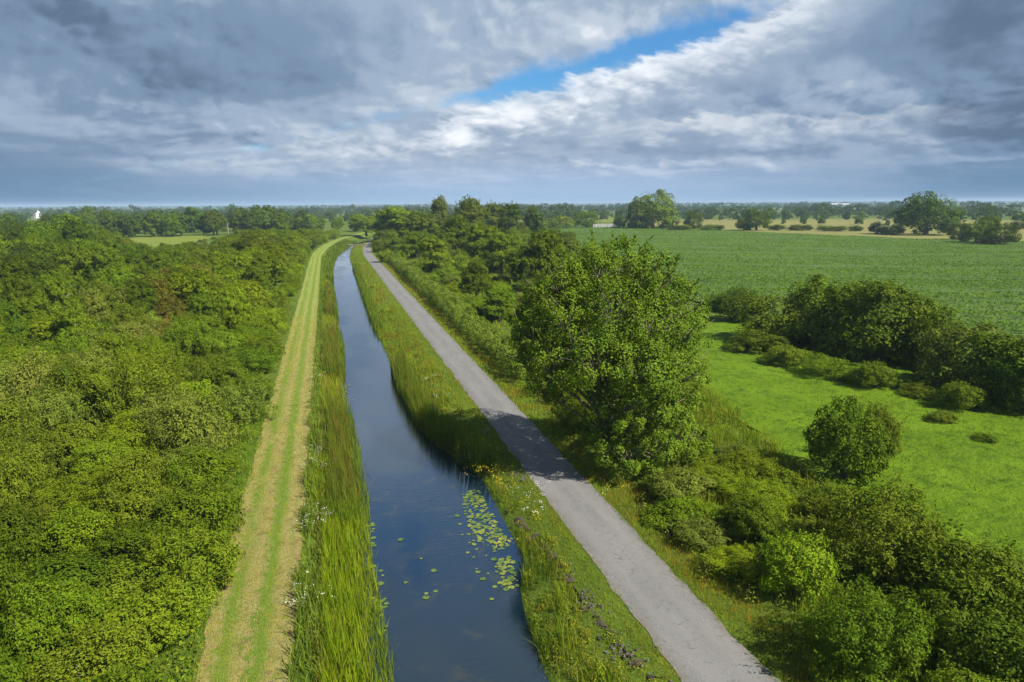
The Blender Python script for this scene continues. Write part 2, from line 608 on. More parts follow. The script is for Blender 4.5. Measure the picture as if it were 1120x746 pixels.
M['hay'] = turf_mat('dry_grass', ((0.19, 0.19, 0.055), (0.23, 0.22, 0.07), (0.15, 0.17, 0.035)), (0.02, 0.3), 0.4, 0.1, 2.0)
M['meadow'] = turf_mat('meadow_grass', ((0.15, 0.19, 0.025), (0.19, 0.22, 0.03), (0.11, 0.16, 0.02)), (0.015, 0.3), 0.4, 0.1, 2.0)
M['hill'] = simple_mat('hill_woods', (0.03, 0.05, 0.025), (0.07, 0.095, 0.04), 0.004, 0.95, 0)

# ------------------------------------------------------------------ the land
rs = np.random.RandomState(11)
WATER_Z = -0.70


def bend(y):
    y = np.asarray(y, float)
    a = np.clip(y - 225, 0, 200)
    return 0.00062 * a * a + np.clip(y - 425, 0, 600) * 0.248


def fade(t):
    return 1 - np.clip((np.abs(t) - 60) / 140, 0, 1)


def land_h(t, y=0.0):
    """height of the land across the canal; the right bank has a small bay near the camera"""
    sh = np.interp(y, [20, 25, 28, 30, 42, 44.5, 47, 55, 65, 100, 220, 260], [-0.5, -0.25, 0.2, 1.15, 1.35, 0.5, -0.1, -1.1, -1.45, -1.45, -1.0, 0.0])
    te = t - sh * np.clip((11.0 - t) / 2.0, 0, 1) * (np.asarray(t) > 3)
    xs = [-3.2, -1.9, -0.9, 0.2, 1.4, 6.6, 7.2, 7.7, 8.4, 9.6, 11.0]
    zs = [0.0, -0.05, -0.45, -0.75, -1.5, -1.5, -0.95, -0.6, -0.42, -0.18, 0.0]
    return np.interp(te, xs, zs)


def grid_mesh(name, ts, ys, zf, mat, smooth=True):
    T, Y = np.meshgrid(ts, ys)
    X = T + bend(Y) * fade(T)
    Z = zf(T, Y)
    V = np.stack((X, Y, Z), -1).reshape(-1, 3)
    a, b = len(ys), len(ts)
    i = np.arange(a - 1)[:, None] * b + np.arange(b - 1)[None, :]
    F = np.stack((i, i + 1, i + b + 1, i + b), -1).reshape(-1, 4)
    return mesh_np(name, V, F, mat, smooth=smooth)


def growing(a, b, s0, k=1.25):
    out = [a]
    s = s0
    while out[-1] < b:
        out.append(out[-1] + s)
        s *= k
    return out


tt = np.array(sorted([-x for x in growing(4, 22000, 1.0, 1.3)] + list(np.arange(-3.6, 12.2, 0.4)) + growing(13, 22000, 1.0, 1.3)))
yy = np.array([-3000, -900, -300, -120, -60] + list(np.arange(-40, 10, 4.0)) + list(np.arange(10, 60, 1.0)) + list(np.arange(60, 460, 4.0)) + growing(470, 24000, 12, 1.2))
o = link('ground', grid_mesh('ground', tt, yy, lambda T, Y: land_h(T, Y), M['terrain']))
tag(o, kind='structure')


def water_mat():
    m, t, out = mat_new('canal_water')
    tc = t.node('ShaderNodeTexCoord')
    ob = tc.outputs['Object']
    weed = t.noise(ob, 0.7, 6, 0.65, 0.6)
    c = t.mix(t.rng(weed, 0.52, 0.75), (0.004, 0.015, 0.026), (0.030, 0.034, 0.018))
    rip = t.noise(t.vmul(ob, (0.8, 3.2, 1)), 1.6, 4, 0.6, 0.5)
    fine = t.noise(t.vmul(ob, (1.2, 4.0, 1)), 6.0, 3, 0.6)
    patch = t.rng(t.noise(t.vmul(ob, (0.5, 0.16, 1)), 0.5, 2), 0.40, 0.62)
    h = t.m('MULTIPLY', t.m('ADD', rip, t.m('MULTIPLY', fine, 0.2)), t.m('ADD', 0.12, patch))
    b = t.node('ShaderNodeBump')
    b.inputs['Strength'].default_value = 0.6
    b.inputs['Distance'].default_value = 0.022
    t.l.new(h, b.inputs['Height'])
    body = t.node('ShaderNodeBsdfDiffuse')
    t.l.new(c, body.inputs[0])
    gl = t.node('ShaderNodeBsdfGlossy')
    gl.inputs['Color'].default_value = (0.95, 0.97, 1, 1)
    gl.inputs['Roughness'].default_value = 0.03
    t.l.new(b.outputs[0], gl.inputs['Normal'])
    fr = t.node('ShaderNodeFresnel')
    fr.inputs['IOR'].default_value = 1.33
    t.l.new(b.outputs[0], fr.inputs['Normal'])
    mx = t.node('ShaderNodeMixShader')
    t.l.new(t.m('POWER', fr.outputs[0], 0.50), mx.inputs[0])
    t.l.new(body.outputs[0], mx.inputs[1])
    t.l.new(gl.outputs[0], mx.inputs[2])
    t.l.new(mx.outputs[0], out.inputs[0])
    return m


o = link('water', grid_mesh('water', np.array([-0.6, 1, 3, 5, 7, 9, 10.4]), np.arange(-40, 336, 6.0),
                            lambda T, Y: T * 0 + WATER_Z, water_mat()))
tag(o, kind='structure')


def path_mat():
    m, t, out = mat_new('tarmac_path')
    tc = t.node('ShaderNodeTexCoord')
    ob = tc.outputs['Object']
    big = t.noise(t.vmul(ob, (1.0, 0.25, 1)), 0.9, 5, 0.6)
    grit = t.noise(ob, 26.0, 4, 0.75)
    blot = t.noise(ob, 3.2, 5, 0.62)
    c = t.mix(t.rng(big, 0.3, 0.7), (0.135, 0.131, 0.124), (0.185, 0.180, 0.172))
    c = t.mix(t.rng(grit, 0.42, 0.78), c, (0.30, 0.296, 0.292))
    c = t.mix(t.m('MULTIPLY', t.rng(grit, 0.5, 0.25), 0.7), c, (0.12, 0.118, 0.118))
    c = t.mix(t.m('MULTIPLY', t.rng(blot, 0.52, 0.68), 0.6), c, (0.125, 0.12, 0.11))
    vor = t.node('ShaderNodeTexVoronoi', feature='DISTANCE_TO_EDGE')
    t.l.new(t.vadd(ob, t.vmul(t.xyz(blot, big, 0.0), (1.5, 1.5, 0))), vor.inputs['Vector'])
    vor.inputs['Scale'].default_value = 0.55
    crack = t.m('MULTIPLY', t.rng(vor.outputs[0], 0.02, 0.004), t.rng(big, 0.5, 0.62))
    c = t.mix(t.m('MULTIPLY', crack, 0.6), c, (0.06, 0.055, 0.048))
    # worn paler wheel lines and a darker crown, along the path
    sep = t.node('ShaderNodeSeparateXYZ')
    at = t.node('ShaderNodeAttribute', attribute_name='across')
    u = at.outputs['Fac']
    wheel = t.m('ADD', t.rng(t.m('ABSOLUTE', t.m('SUBTRACT', u, 0.27)), 0.14, 0.02), t.rng(t.m('ABSOLUTE', t.m('SUBTRACT', u, 0.73)), 0.14, 0.02))
    c = t.mix(t.m('MULTIPLY', wheel, t.rng(blot, 0.3, 0.7, 0.1, 0.55)), c, (0.225, 0.218, 0.205))
    edge = t.m('ADD', t.rng(u, 0.14, 0.0), t.rng(u, 0.86, 1.0))
    c = t.mix(t.m('MULTIPLY', t.m('MULTIPLY', edge, t.rng(blot, 0.35, 0.6)), 0.7), c, (0.15, 0.13, 0.085))
    pr = t.node('ShaderNodeBsdfPrincipled')
    t.l.new(c, pr.inputs['Base Color'])
    pr.inputs['Roughness'].default_value = 0.8
    pr.inputs['Specular IOR Level'].default_value = 0.3
    b = t.node('ShaderNodeBump')
    b.inputs['Strength'].default_value = 0.5
    b.inputs['Distance'].default_value = 0.015
    t.l.new(grit, b.inputs['Height'])
    t.l.new(b.outputs[0], pr.inputs['Normal'])
    t.l.new(pr.outputs[0], out.inputs[0])
    return m


def strip(name, ta, tb, ys, n, z, mat, jit=0.1, seed=1, crown=0.0):
    r = np.random.RandomState(seed)
    V = []
    across = []
    ja = np.convolve(r.normal(size=len(ys) + 8), np.ones(3) / 3, 'same')[:len(ys)] * jit
    jb = np.convolve(r.normal(size=len(ys) + 8), np.ones(3) / 3, 'same')[:len(ys)] * jit
    for i, y in enumerate(ys):
        a = (ta(y) if callable(ta) else ta) + ja[i]
        b = (tb(y) if callable(tb) else tb) + jb[i]
        for k in range(n + 1):
            u = k / n
            V.append((a + (b - a) * u + float(bend(y)), y, z + crown * 4 * u * (1 - u)))
            across.append(u)
    i = np.arange(len(ys) - 1)[:, None] * (n + 1) + np.arange(n)[None, :]
    F = np.stack((i, i + 1, i + n + 2, i + n + 1), -1).reshape(-1, 4)
    me = mesh_np(name, np.array(V), F, mat, smooth=True)
    at = me.attributes.new('across', 'FLOAT', 'POINT')
    at.data.foreach_set('value', np.array(across, dtype=np.float32))
    return me


ys_fine = np.concatenate((np.arange(-30, 120, 0.4), np.arange(120, 460, 2.0)))
PATH_A, PATH_B = 11.5, 14.8
o = link('path', strip('path', PATH_A, PATH_B, ys_fine, 8, 0.025, path_mat(), 0.10, 3, 0.05))
tag(o, kind='structure')


def track_mat():
    """mown bank: swaths of dry cut grass between lines of fresh green"""
    m, t, out = mat_new('mown_grass')
    tc = t.node('ShaderNodeTexCoord')
    ob = tc.outputs['Object']
    at = t.node('ShaderNodeAttribute', attribute_name='across')
    wob = t.noise(t.vmul(ob, (1, 0.35, 1)), 0.45, 6, 0.7)
    ragged = t.noise(t.vmul(ob, (1, 0.6, 1)), 3.2, 5, 0.7)
    u = t.m('ADD', at.outputs['Fac'], t.m('MULTIPLY', t.m('SUBTRACT', wob, 0.5), 0.20))
    u = t.m('ADD', u, t.m('MULTIPLY', t.m('SUBTRACT', ragged, 0.5), 0.34))
    sep = t.node('ShaderNodeSeparateXYZ')
    t.l.new(ob, sep.inputs[0])
    far = t.rng(sep.outputs[1], 60, 150)
    fib = t.noise(t.vmul(ob, (3.0, 1.0, 1)), 7.0, 6, 0.75)
    mid = t.noise(ob, 1.1, 6, 0.7)
    wide = t.noise(t.vmul(ob, (1, 0.4, 1)), 0.35, 4, 0.6)
    l1 = t.rng(t.m('ABSOLUTE', t.m('SUBTRACT', u, 0.24)), 0.15, 0.0)
    l2 = t.rng(t.m('ABSOLUTE', t.m('SUBTRACT', u, 0.62)), 0.17, 0.0)
    l1 = t.m('MULTIPLY', l1, t.rng(wide, 0.30, 0.55, 0.35, 1.0))
    fl = t.m('SINE', t.m('MULTIPLY', u, 38.0))
    fl = t.m('MULTIPLY', t.rng(fl, 0.35, 0.95), t.rng(sep.outputs[1], 25, 80, 0.25, 0.6))
    straw = t.mix(t.rng(fib, 0.3, 0.7), (0.20, 0.165, 0.052), (0.37, 0.325, 0.125))
    straw = t.mix(t.m('MULTIPLY', t.rng(mid, 0.52, 0.68), 0.75), straw, (0.17, 0.105, 0.048))
    straw = t.mix(t.m('MULTIPLY', t.rng(mid, 0.47, 0.36), 0.5), straw, (0.33, 0.33, 0.12))
    straw = t.mix(far, straw, t.mix(t.rng(fib, 0.3, 0.7), (0.20, 0.235, 0.05), (0.33, 0.345, 0.09)))
    green = t.mix(t.rng(fib, 0.3, 0.7), (0.095, 0.165, 0.018), (0.18, 0.255, 0.03))
    g = t.m('MAXIMUM', t.m('MAXIMUM', l1, l2), fl)
    g = t.m('ADD', g, t.m('MULTIPLY', t.rng(ragged, 0.5, 0.62), t.rng(wide, 0.4, 0.6, 0.3, 0.8)), clamp=True)
    g = t.m('MULTIPLY', g, t.rng(fib, 0.22, 0.5, 0.5, 1.0))
    c = t.mix(g, straw, green)
    pr = t.node('ShaderNodeBsdfPrincipled')
    t.l.new(c, pr.inputs['Base Color'])
    pr.inputs['Roughness'].default_value = 0.9
    pr.inputs['Specular IOR Level'].default_value = 0.1
    b = t.node('ShaderNodeBump')
    b.inputs['Strength'].default_value = 0.9
    b.inputs['Distance'].default_value = 0.08
    t.l.new(fib, b.inputs['Height'])
    t.l.new(b.outputs[0], pr.inputs['Normal'])
    t.l.new(pr.outputs[0], out.inputs[0])
    return m


TRK_A, TRK_B = -5.7, -2.15
o = link('mown_track', strip('mown_track', TRK_A, TRK_B, ys_fine, 10, 0.02, track_mat(), 0.1, 5))
tag(o, kind='structure')


def poly_px(pts, z=0.0):
    return [tuple(P(a, b, z)) for a, b in pts]


def field(name, poly, z, mat, step, wob=0.0, seed=0):
    """a sheet over a polygon of the land, gently uneven"""
    poly = np.array(poly)
    lo, hi = poly.min(0) - step, poly.max(0) + step
    nx, ny = int((hi[0] - lo[0]) / step) + 2, int((hi[1] - lo[1]) / step) + 2
    xs = lo[0] + np.arange(nx) * step
    ys = lo[1] + np.arange(ny) * step
    X, Y = np.meshgrid(xs, ys)
    r = np.random.RandomState(seed)
    Z = np.zeros_like(X)
    for k in range(14):
        f = r.uniform(0.04, 0.5)
        a = r.uniform(0, 2 * PI)
        Z += np.sin((X * math.cos(a) + Y * math.sin(a)) * f + r.uniform(0, 6)) * wob / (1 + f * 8)
    V = np.stack((X, Y, z + wob * 1.2 + Z * 0.6), -1).reshape(-1, 3)
    i = np.arange(ny - 1)[:, None] * nx + np.arange(nx - 1)[None, :]
    F = np.stack((i, i + 1, i + nx + 1, i + nx), -1).reshape(-1, 4)
    F = F[in_poly(V[F].mean(1)[:, :2], poly)]
    used = np.unique(F)
    mp = np.zeros(len(V), int)
    mp[used] = np.arange(len(used))
    o = link(name, mesh_np(name, V[used], mp[F], mat, smooth=True))
    tag(o, kind='structure')
    return o


PASTURE = [tuple(q) for q in ((41, 90), (31, 47), (28, 33), (29, 25), (40, -20), (120, -30), (63, 36), (59, 60), (58, 90), (50, 96))]
field('pasture', PASTURE, 0.03, M['pasture'], 0.8, 0.10, 2)


def crop_mat():
    m, t, out = mat_new('crop_rows')
    tc = t.node('ShaderNodeTexCoord')
    ob = tc.outputs['Object']
    rot = t.node('ShaderNodeVectorRotate', rotation_type='Z_AXIS')
    t.l.new(ob, rot.inputs['Vector'])
    rot.inputs['Angle'].default_value = R(28)
    wv = t.node('ShaderNodeTexWave', wave_type='BANDS', bands_direction='Y')
    t.l.new(rot.outputs[0], wv.inputs['Vector'])
    wv.inputs['Scale'].default_value = 0.42
    wv.inputs['Distortion'].default_value = 2.2
    wv.inputs['Detail'].default_value = 3
    leaf = t.noise(ob, 1.6, 6, 0.72)
    big = t.noise(t.vmul(rot.outputs[0], (0.3, 1.4, 1)), 0.05, 4, 0.6)
    c = t.mix(t.rng(leaf, 0.34, 0.68), (0.085, 0.140, 0.022), (0.130, 0.205, 0.034))
    c = t.mix(t.m('MULTIPLY', t.rng(wv.outputs['Fac'], 0.35, 0.1), 0.55), c, (0.04, 0.075, 0.022))
    c = t.mix(t.m('MULTIPLY', t.rng(big, 0.5, 0.7), 0.5), c, (0.14, 0.205, 0.05))
    pr = t.node('ShaderNodeBsdfPrincipled')
    t.l.new(c, pr.inputs['Base Color'])
    pr.inputs['Roughness'].default_value = 0.6
    pr.inputs['Specular IOR Level'].default_value = 0.2
    b = t.node('ShaderNodeBump')
    b.inputs['Strength'].default_value = 1.0
    b.inputs['Distance'].default_value = 0.35
    t.l.new(t.m('ADD', leaf, t.m('MULTIPLY', wv.outputs['Fac'], 0.5)), b.inputs['Height'])
    t.l.new(b.outputs[0], pr.inputs['Normal'])
    t.l.new(pr.outputs[0], out.inputs[0])
    return m


M['crop'] = crop_mat()
CROP = [(58, 112), (64, 92), (66, 45), (110, -40), (420, -40), (300, 190), (262, 236), (228, 350), (222, 470), (190, 520), (148, 505), (128, 410), (96, 270), (70, 150)]
field('crop_field', CROP, 0.04, M['crop'], 3.0, 0.12, 4)
HAY = [(300, 205), (262, 245), (238, 352), (232, 480), (300, 640), (520, 560), (640, 360), (560, 150), (440, 20)]
field('stubble_field', HAY, 0.05, M['hay'], 8.0, 0.0)
field('meadow', [(150, 545), (190, 560), (225, 500), (330, 700), (330, 900), (200, 830)], 0.045, M['meadow'], 8.0, 0.0)
field('left_meadow', [tuple(q) for q in ((-112, 372), (-112, 300), (-62, 300), (-60, 385), (-66, 425), (-120, 430))], 0.03, M['meadow'], 6.0, 0.0)
field('far_meadow', [(700, 620), (1250, 360), (1500, 700), (900, 900)], 0.05, M['meadow'], 20.0, 0.0)
for i, (x, y, a, b, mt) in enumerate(((120, 1150, 170, 70, 'meadow'), (-480, 1000, 160, 60, 'meadow'), (420, 1250, 190, 70, 'hay'), (-250, 1700, 240, 80, 'meadow'),
                                      (900, 1500, 260, 90, 'meadow'), (1400, 1400, 260, 90, 'hay'), (100, 2100, 300, 90, 'hay'),
                                      (700, 950, 200, 70, 'meadow'), (1050, 1150, 220, 80, 'hay'), (560, 1500, 240, 90, 'meadow'), (1300, 900, 240, 110, 'meadow'), (-700, 1500, 260, 80, 'meadow'), (750, 2300, 420, 120, 'hay'))):
    field('far_meadow', [(x - a, y - b), (x + a, y - b * 0.7), (x + a * 0.9, y + b), (x - a * 0.8, y + b * 0.8)], 0.05, M[mt], 30.0, 0.0)

# distant hills on the horizon
def hills():
    V, F = [], []
    n = 220
    for k, (r0, dr, hh, seed) in enumerate(((9000, 1500, 22, 3), (12500, 2200, 30, 8))):
        r = np.random.RandomState(seed)
        az = np.linspace(R(-52), R(58), n)
        h = np.zeros(n)
        for q in range(9):
            f = r.uniform(2, 22)
            h += np.sin(az * f + r.uniform(0, 6)) / (1 + f * 0.12)
        h = hh * np.clip(0.42 + 0.17 * h, 0.05, 0.85) * (0.75 + 0.7 * np.clip((az - 0.1) / 0.6, 0, 1))
        base = len(V)
        for rr, hm in ((r0 - dr, -2.0), (r0 - dr * 0.3, 0.6), (r0, 1.0), (r0 + dr, -2.0)):
            for i in range(n):
                a = az[i] + YAW
                V.append((math.sin(a) * rr, math.cos(a) * rr, hm * h[i] if hm > 0 else hm))
        for a in range(3):
            for i in range(n - 1):
                F.append((base + a * n + i, base + a * n + i + 1, base + (a + 1) * n + i + 1, base + (a + 1) * n + i))
    o = link('hills', mesh_np('hills', np.array(V), np.array(F), M['hill'], smooth=True))
    tag(o, kind='structure')


hills()

# ------------------------------------------------------------------ plants: shared meshes
C_ = dict(
    yellow=(0.100, 0.150, 0.016), lime=(0.110, 0.160, 0.020), mid=(0.083, 0.130, 0.020), olive=(0.088, 0.122, 0.024),
    grey=(0.110, 0.145, 0.058), dark=(0.053, 0.085, 0.017), rust=(0.120, 0.115, 0.050), deep=(0.060, 0.097, 0.015),
    gold=(0.130, 0.185, 0.012), bluish=(0.058, 0.10, 0.036))
C_ = {k: (v[0] * 1.58, v[1] * 1.50, v[2] * 0.45) for k, v in C_.items()}
WORD = dict(yellow='yellow-green', lime='light green', mid='mid green', olive='olive green', grey='silvery grey-green',
            dark='dark green', rust='rusty brown', deep='deep green', gold='bright yellow', bluish='blue-green')


def lobes_dome(r, n, R0, H0, z0=0.25, spread=0.62, lr=(0.42, 0.6)):
    L = [((0, 0, H0 * 0.52), (R0 * 0.72, R0 * 0.72, H0 * 0.46))]
    for i in range(n):
        a = 2 * PI * (i + r.uniform(-0.3, 0.3)) / n * 1.618
        d = spread * R0 * r.uniform(0.5, 1.15)
        z = H0 * r.uniform(z0, 0.78) * (1.12 - 0.35 * d / R0)
        q = R0 * r.uniform(*lr)
        q *= r.uniform(0.7, 1.25)
        L.append(((math.cos(a) * d, math.sin(a) * d, z), (q, q * r.uniform(0.75, 1.2), min(q * r.uniform(0.7, 1.25), z * 0.95 + 0.2))))
    return L


def stems(r, H0, n, R0, rad):
    parts = []
    for i in range(n):
        a = 2 * PI * i / n + r.uniform(-0.5, 0.5)
        d = R0 * r.uniform(0.25, 0.6)
        parts.append(tube([(math.cos(a) * 0.1, math.sin(a) * 0.1, -0.1), (math.cos(a) * d * 0.35, math.sin(a) * d * 0.35, H0 * 0.3),
                           (math.cos(a) * d, math.sin(a) * d, H0 * 0.72)], [rad, rad * 0.75, rad * 0.25], 5))
    return join(parts)


def twigs(r, lobes, n, ln, rad):
    """thin bare shoots that poke out of the crown"""
    parts = []
    for i in range(n):
        c, q = lobes[r.randint(len(lobes))]
        d = sphere_dirs(r, 1)[0]
        d[2] = abs(d[2])
        a = np.array(c) + d * np.array(q) * 0.6
        b = np.array(c) + d * np.array(q) * (0.95 + ln * r.uniform(0.5, 1.3)) + np.array((0, 0, ln * 0.4))
        parts.append(tube([a, (a + b) / 2, b], [rad, rad * 0.7, rad * 0.3], 4))
    return join(parts)


BUSHKIND = dict(yellow='hazel_bush', lime='hazel_bush', mid='hawthorn_bush', olive='blackthorn_bush', grey='willow_bush', dark='hawthorn_bush',
                rust='blackthorn_bush', deep='hawthorn_bush', gold='hazel_bush', bluish='willow_bush')
BUSH, TREE, FAR = [], [], []
for i in range(6):
    r = np.random.RandomState(100 + i)
    R0, H0 = 2.2, 3.4
    lb = lobes_dome(r, 9 + i % 3, R0, H0, 0.2)
    p, n = clump_leaves(r, lb, 24, 88 if i != 2 else 70, 0, 0, csize=0.36, shell=0.90, inner=0.25)
    p2, n2 = shoots(r, lb, 110, 0.75, 20)
    p, n = np.concatenate((p, p2)), np.concatenate((n, n2))
    V, F = leaf_quads(r, p, n, (0.155, 0.13, 0.20, 0.14, 0.17, 0.12)[i], (0.085, 0.08, 0.07, 0.09, 0.085, 0.075)[i])
    crown = mesh_np('bush_foliage', V, F, M['leaf'])
    V, F = stems(r, H0, 6, R0, 0.06)
    BUSH.append((crown, mesh_np('bush_stems', V, F, M['bark']), R0, H0))
for i in range(5):
    r = np.random.RandomState(200 + i)
    R0, H0 = 3.3, 9.0
    lb = []
    for k in range(15):
        z = r.uniform(0.26, 0.9)
        prof = math.sin(PI * min(1, (z + 0.02) ** (0.75 + 0.15 * i))) ** 0.6
        a = k * 2.4 + r.uniform(-0.4, 0.4)
        d = R0 * 0.66 * prof * r.uniform(0.5, 1.1)
        q = R0 * r.uniform(0.30, 0.46)
        lb.append(((math.cos(a) * d, math.sin(a) * d, H0 * z), (q, q, q * r.uniform(0.8, 1.15))))
    lb.append(((0, 0, H0 * 0.55), (R0 * 0.6, R0 * 0.6, H0 * 0.3)))
    p, n = clump_leaves(r, lb, 24, 60, 0, 0, csize=0.38, shell=0.90, inner=0.2)
    p2, n2 = shoots(r, lb, 130, 1.2, 22)
    p, n = np.concatenate((p, p2)), np.concatenate((n, n2))
    V, F = leaf_quads(r, p, n, 0.25, 0.15)
    crown = mesh_np('tree_foliage', V, F, M['leaf'])
    parts = [tube([(0, 0, -0.2), (0.1, 0.05, H0 * 0.25), (0.0, 0.15, H0 * 0.55), (0.05, 0, H0 * 0.85)], [0.24, 0.2, 0.13, 0.04], 7)]
    for c, q in lb[:9]:
        z0 = max(0.8, c[2] - 2.0)
        parts.append(tube([(0.05, 0.05, z0), (c[0] * 0.5, c[1] * 0.5, z0 + 0.9), (c[0], c[1], c[2])], [0.09, 0.06, 0.02], 5))
    V, F = join(parts)
    TREE.append((crown, mesh_np('tree_trunk', V, F, M['bark']), R0, H0))
OAK = []
for i in range(3):
    r = np.random.RandomState(400 + i)
    R0, H0 = 5.0, 10.0
    lb = [((0, 0, H0 * 0.52), (R0 * 0.78, R0 * 0.78, H0 * 0.38))]
    for k in range(22):
        z = r.uniform(0.13, 0.88)
        prof = math.sqrt(max(0.05, 1 - ((z - 0.42) / 0.56) ** 2))
        a = k * 2.4 + r.uniform(-0.4, 0.4)
        d = R0 * 0.76 * prof * r.uniform(0.8, 1.05)
        q = R0 * r.uniform(0.22, 0.36)
        lb.append(((math.cos(a) * d, math.sin(a) * d, H0 * z), (q, q, q * 0.9)))
    p, n = clump_leaves(r, lb, 22, 30, 0, 0, csize=0.42, inner=0.12)
    V, F = leaf_quads(r, p, n, 0.34, 0.24)
    V2, F2 = tube([(0, 0, -0.2), (0.1, 0, H0 * 0.25), (0, 0.1, H0 * 0.6)], [0.5, 0.4, 0.15], 8)
    OAK.append((mesh_np('oak_foliage', V, F, M['leaf']), mesh_np('oak_trunk', V2, F2, M['bark']), R0, H0))
FAR_SRC = []
for i in range(5):
    r = np.random.RandomState(300 + i)
    R0, H0 = 4.6, 11.0
    lb = [((0, 0, H0 * 0.5), (R0 * 0.72, R0 * 0.72, H0 * 0.36))]
    for k in range(13):
        z = r.uniform(0.10, 0.88)
        prof = math.sqrt(max(0.05, 1 - ((z - 0.42) / 0.56) ** 2))
        a = k * 2.4
        d = R0 * 0.72 * prof * r.uniform(0.7, 1.1)
        q = R0 * r.uniform(0.26, 0.44)
        lb.append(((math.cos(a) * d, math.sin(a) * d, H0 * z), (q, q, q * 0.9)))
    p, n = clump_leaves(r, lb, 18, 24, 0, 0, csize=0.40, inner=0.15)
    V, F = leaf_quads(r, p, n, 0.62, 0.42)
    V2, F2 = tube([(0, 0, -0.3), (0, 0, H0 * 0.25), (0, 0, H0 * 0.6)], [0.35, 0.28, 0.1], 6)
    midx = np.concatenate((np.zeros(len(F)), np.ones(len(F2))))
    Vj, Fj = join([(V, F), (V2, F2)])
    FAR.append((mesh_np('far_tree', Vj, Fj, [M['leaf'], M['bark']], midx), R0, H0))
    p2, n2 = clump_leaves(r, lb[:9], 7, 7, 0, 0, csize=0.5, inner=0.3)
    FAR_SRC.append((p2, n2))

prng = random.Random(5)


def vary(c, k=0.20):
    f = 1 + prng.uniform(-k, k)
    return tuple(max(0.0, q * f * (1 + prng.uniform(-0.06, 0.06))) for q in c) + (1.0,)


def place_bush(x, y, w, h, ck, label, group=None, name='scrub_bush', cat='bush', var=None, z=0.0):
    fol, stm, R0, H0 = BUSH[prng.randrange(6) if var is None else var]
    e = link(name, None, None, (x, y, z))
    e.scale = (w / (2 * R0 * 1.1), w / (2 * R0 * 1.1) * prng.uniform(0.85, 1.15), h / (H0 * 1.02))
    e.rotation_euler = (0, 0, prng.uniform(0, 6.28))
    tag(e, label, cat, group)
    f = link('foliage', fol, e)
    f.color = vary(C_[ck])
    link('stems', stm, e)
    return e


def place_tree(x, y, w, h, ck, label, group=None, name='broadleaf_tree', cat='tree', var=None):
    cr, tk, R0, H0 = TREE[prng.randrange(5) if var is None else var]
    e = link(name, None, None, (x, y, 0))
    e.scale = (w / (2 * R0), w / (2 * R0) * prng.uniform(0.9, 1.1), h / (H0 * 1.0))
    e.rotation_euler = (0, 0, prng.uniform(0, 6.28))
    tag(e, label, cat, group)
    c = link('crown', cr, e)
    c.color = vary(C_[ck])
    link('trunk', tk, e)
    return e


def place_oak(x, y, w, h, ck, label, group=None, name='oak_tree', cat='tree', var=None):
    cr, tk, R0, H0 = OAK[prng.randrange(3) if var is None else var % 3]
    e = link(name, None, None, (x, y, -0.14 * h))
    e.scale = (w / (2 * R0), w / (2 * R0), 1.14 * h / (H0 * 0.99))
    e.rotation_euler = (0, 0, prng.uniform(0, 6.28))
    tag(e, label, cat, group)
    c = link('crown', cr, e)
    c.color = vary(C_[ck])
    link('trunk', tk, e)
    return e


def place_far(x, y, w, h, ck, label, group=None, name='distant_tree', cat='tree', var=None):
    me, R0, H0 = FAR[prng.randrange(5) if var is None else var]
    o = link(name, me, None, (x, y, -0.1))
    o.scale = (w / (2 * R0), w / (2 * R0) * prng.uniform(0.9, 1.1), h / (H0 * 0.97))
    o.rotation_euler = (0, 0, prng.uniform(0, 6.28))
    o.color = vary(C_[ck])
    tag(o, label, cat, group)
    return o


ORD = ['first', 'second', 'third', 'fourth', 'fifth', 'sixth', 'seventh', 'eighth', 'ninth', 'tenth', 'eleventh', 'twelfth']
TAKEN = []      # (x, y, radius) of plants placed by hand


def px_plant(fn, px, base, top, wpx, ck, label, group=None, name=None, cat=None, var=None):
    x, y = P(px, base)
    h = top_z(x, y, top + ROLL * (px - 560))
    w = wpx * math.hypot(depth(x, y), CAM_H * 0.6) / FPX
    kw = {}
    if name:
        kw['name'] = name
    if cat:
        kw['cat'] = cat
    TAKEN.append((x, y, w * 0.36))
    return fn(x, y, w, max(h, 0.6), ck, label, group, var=var, **kw)


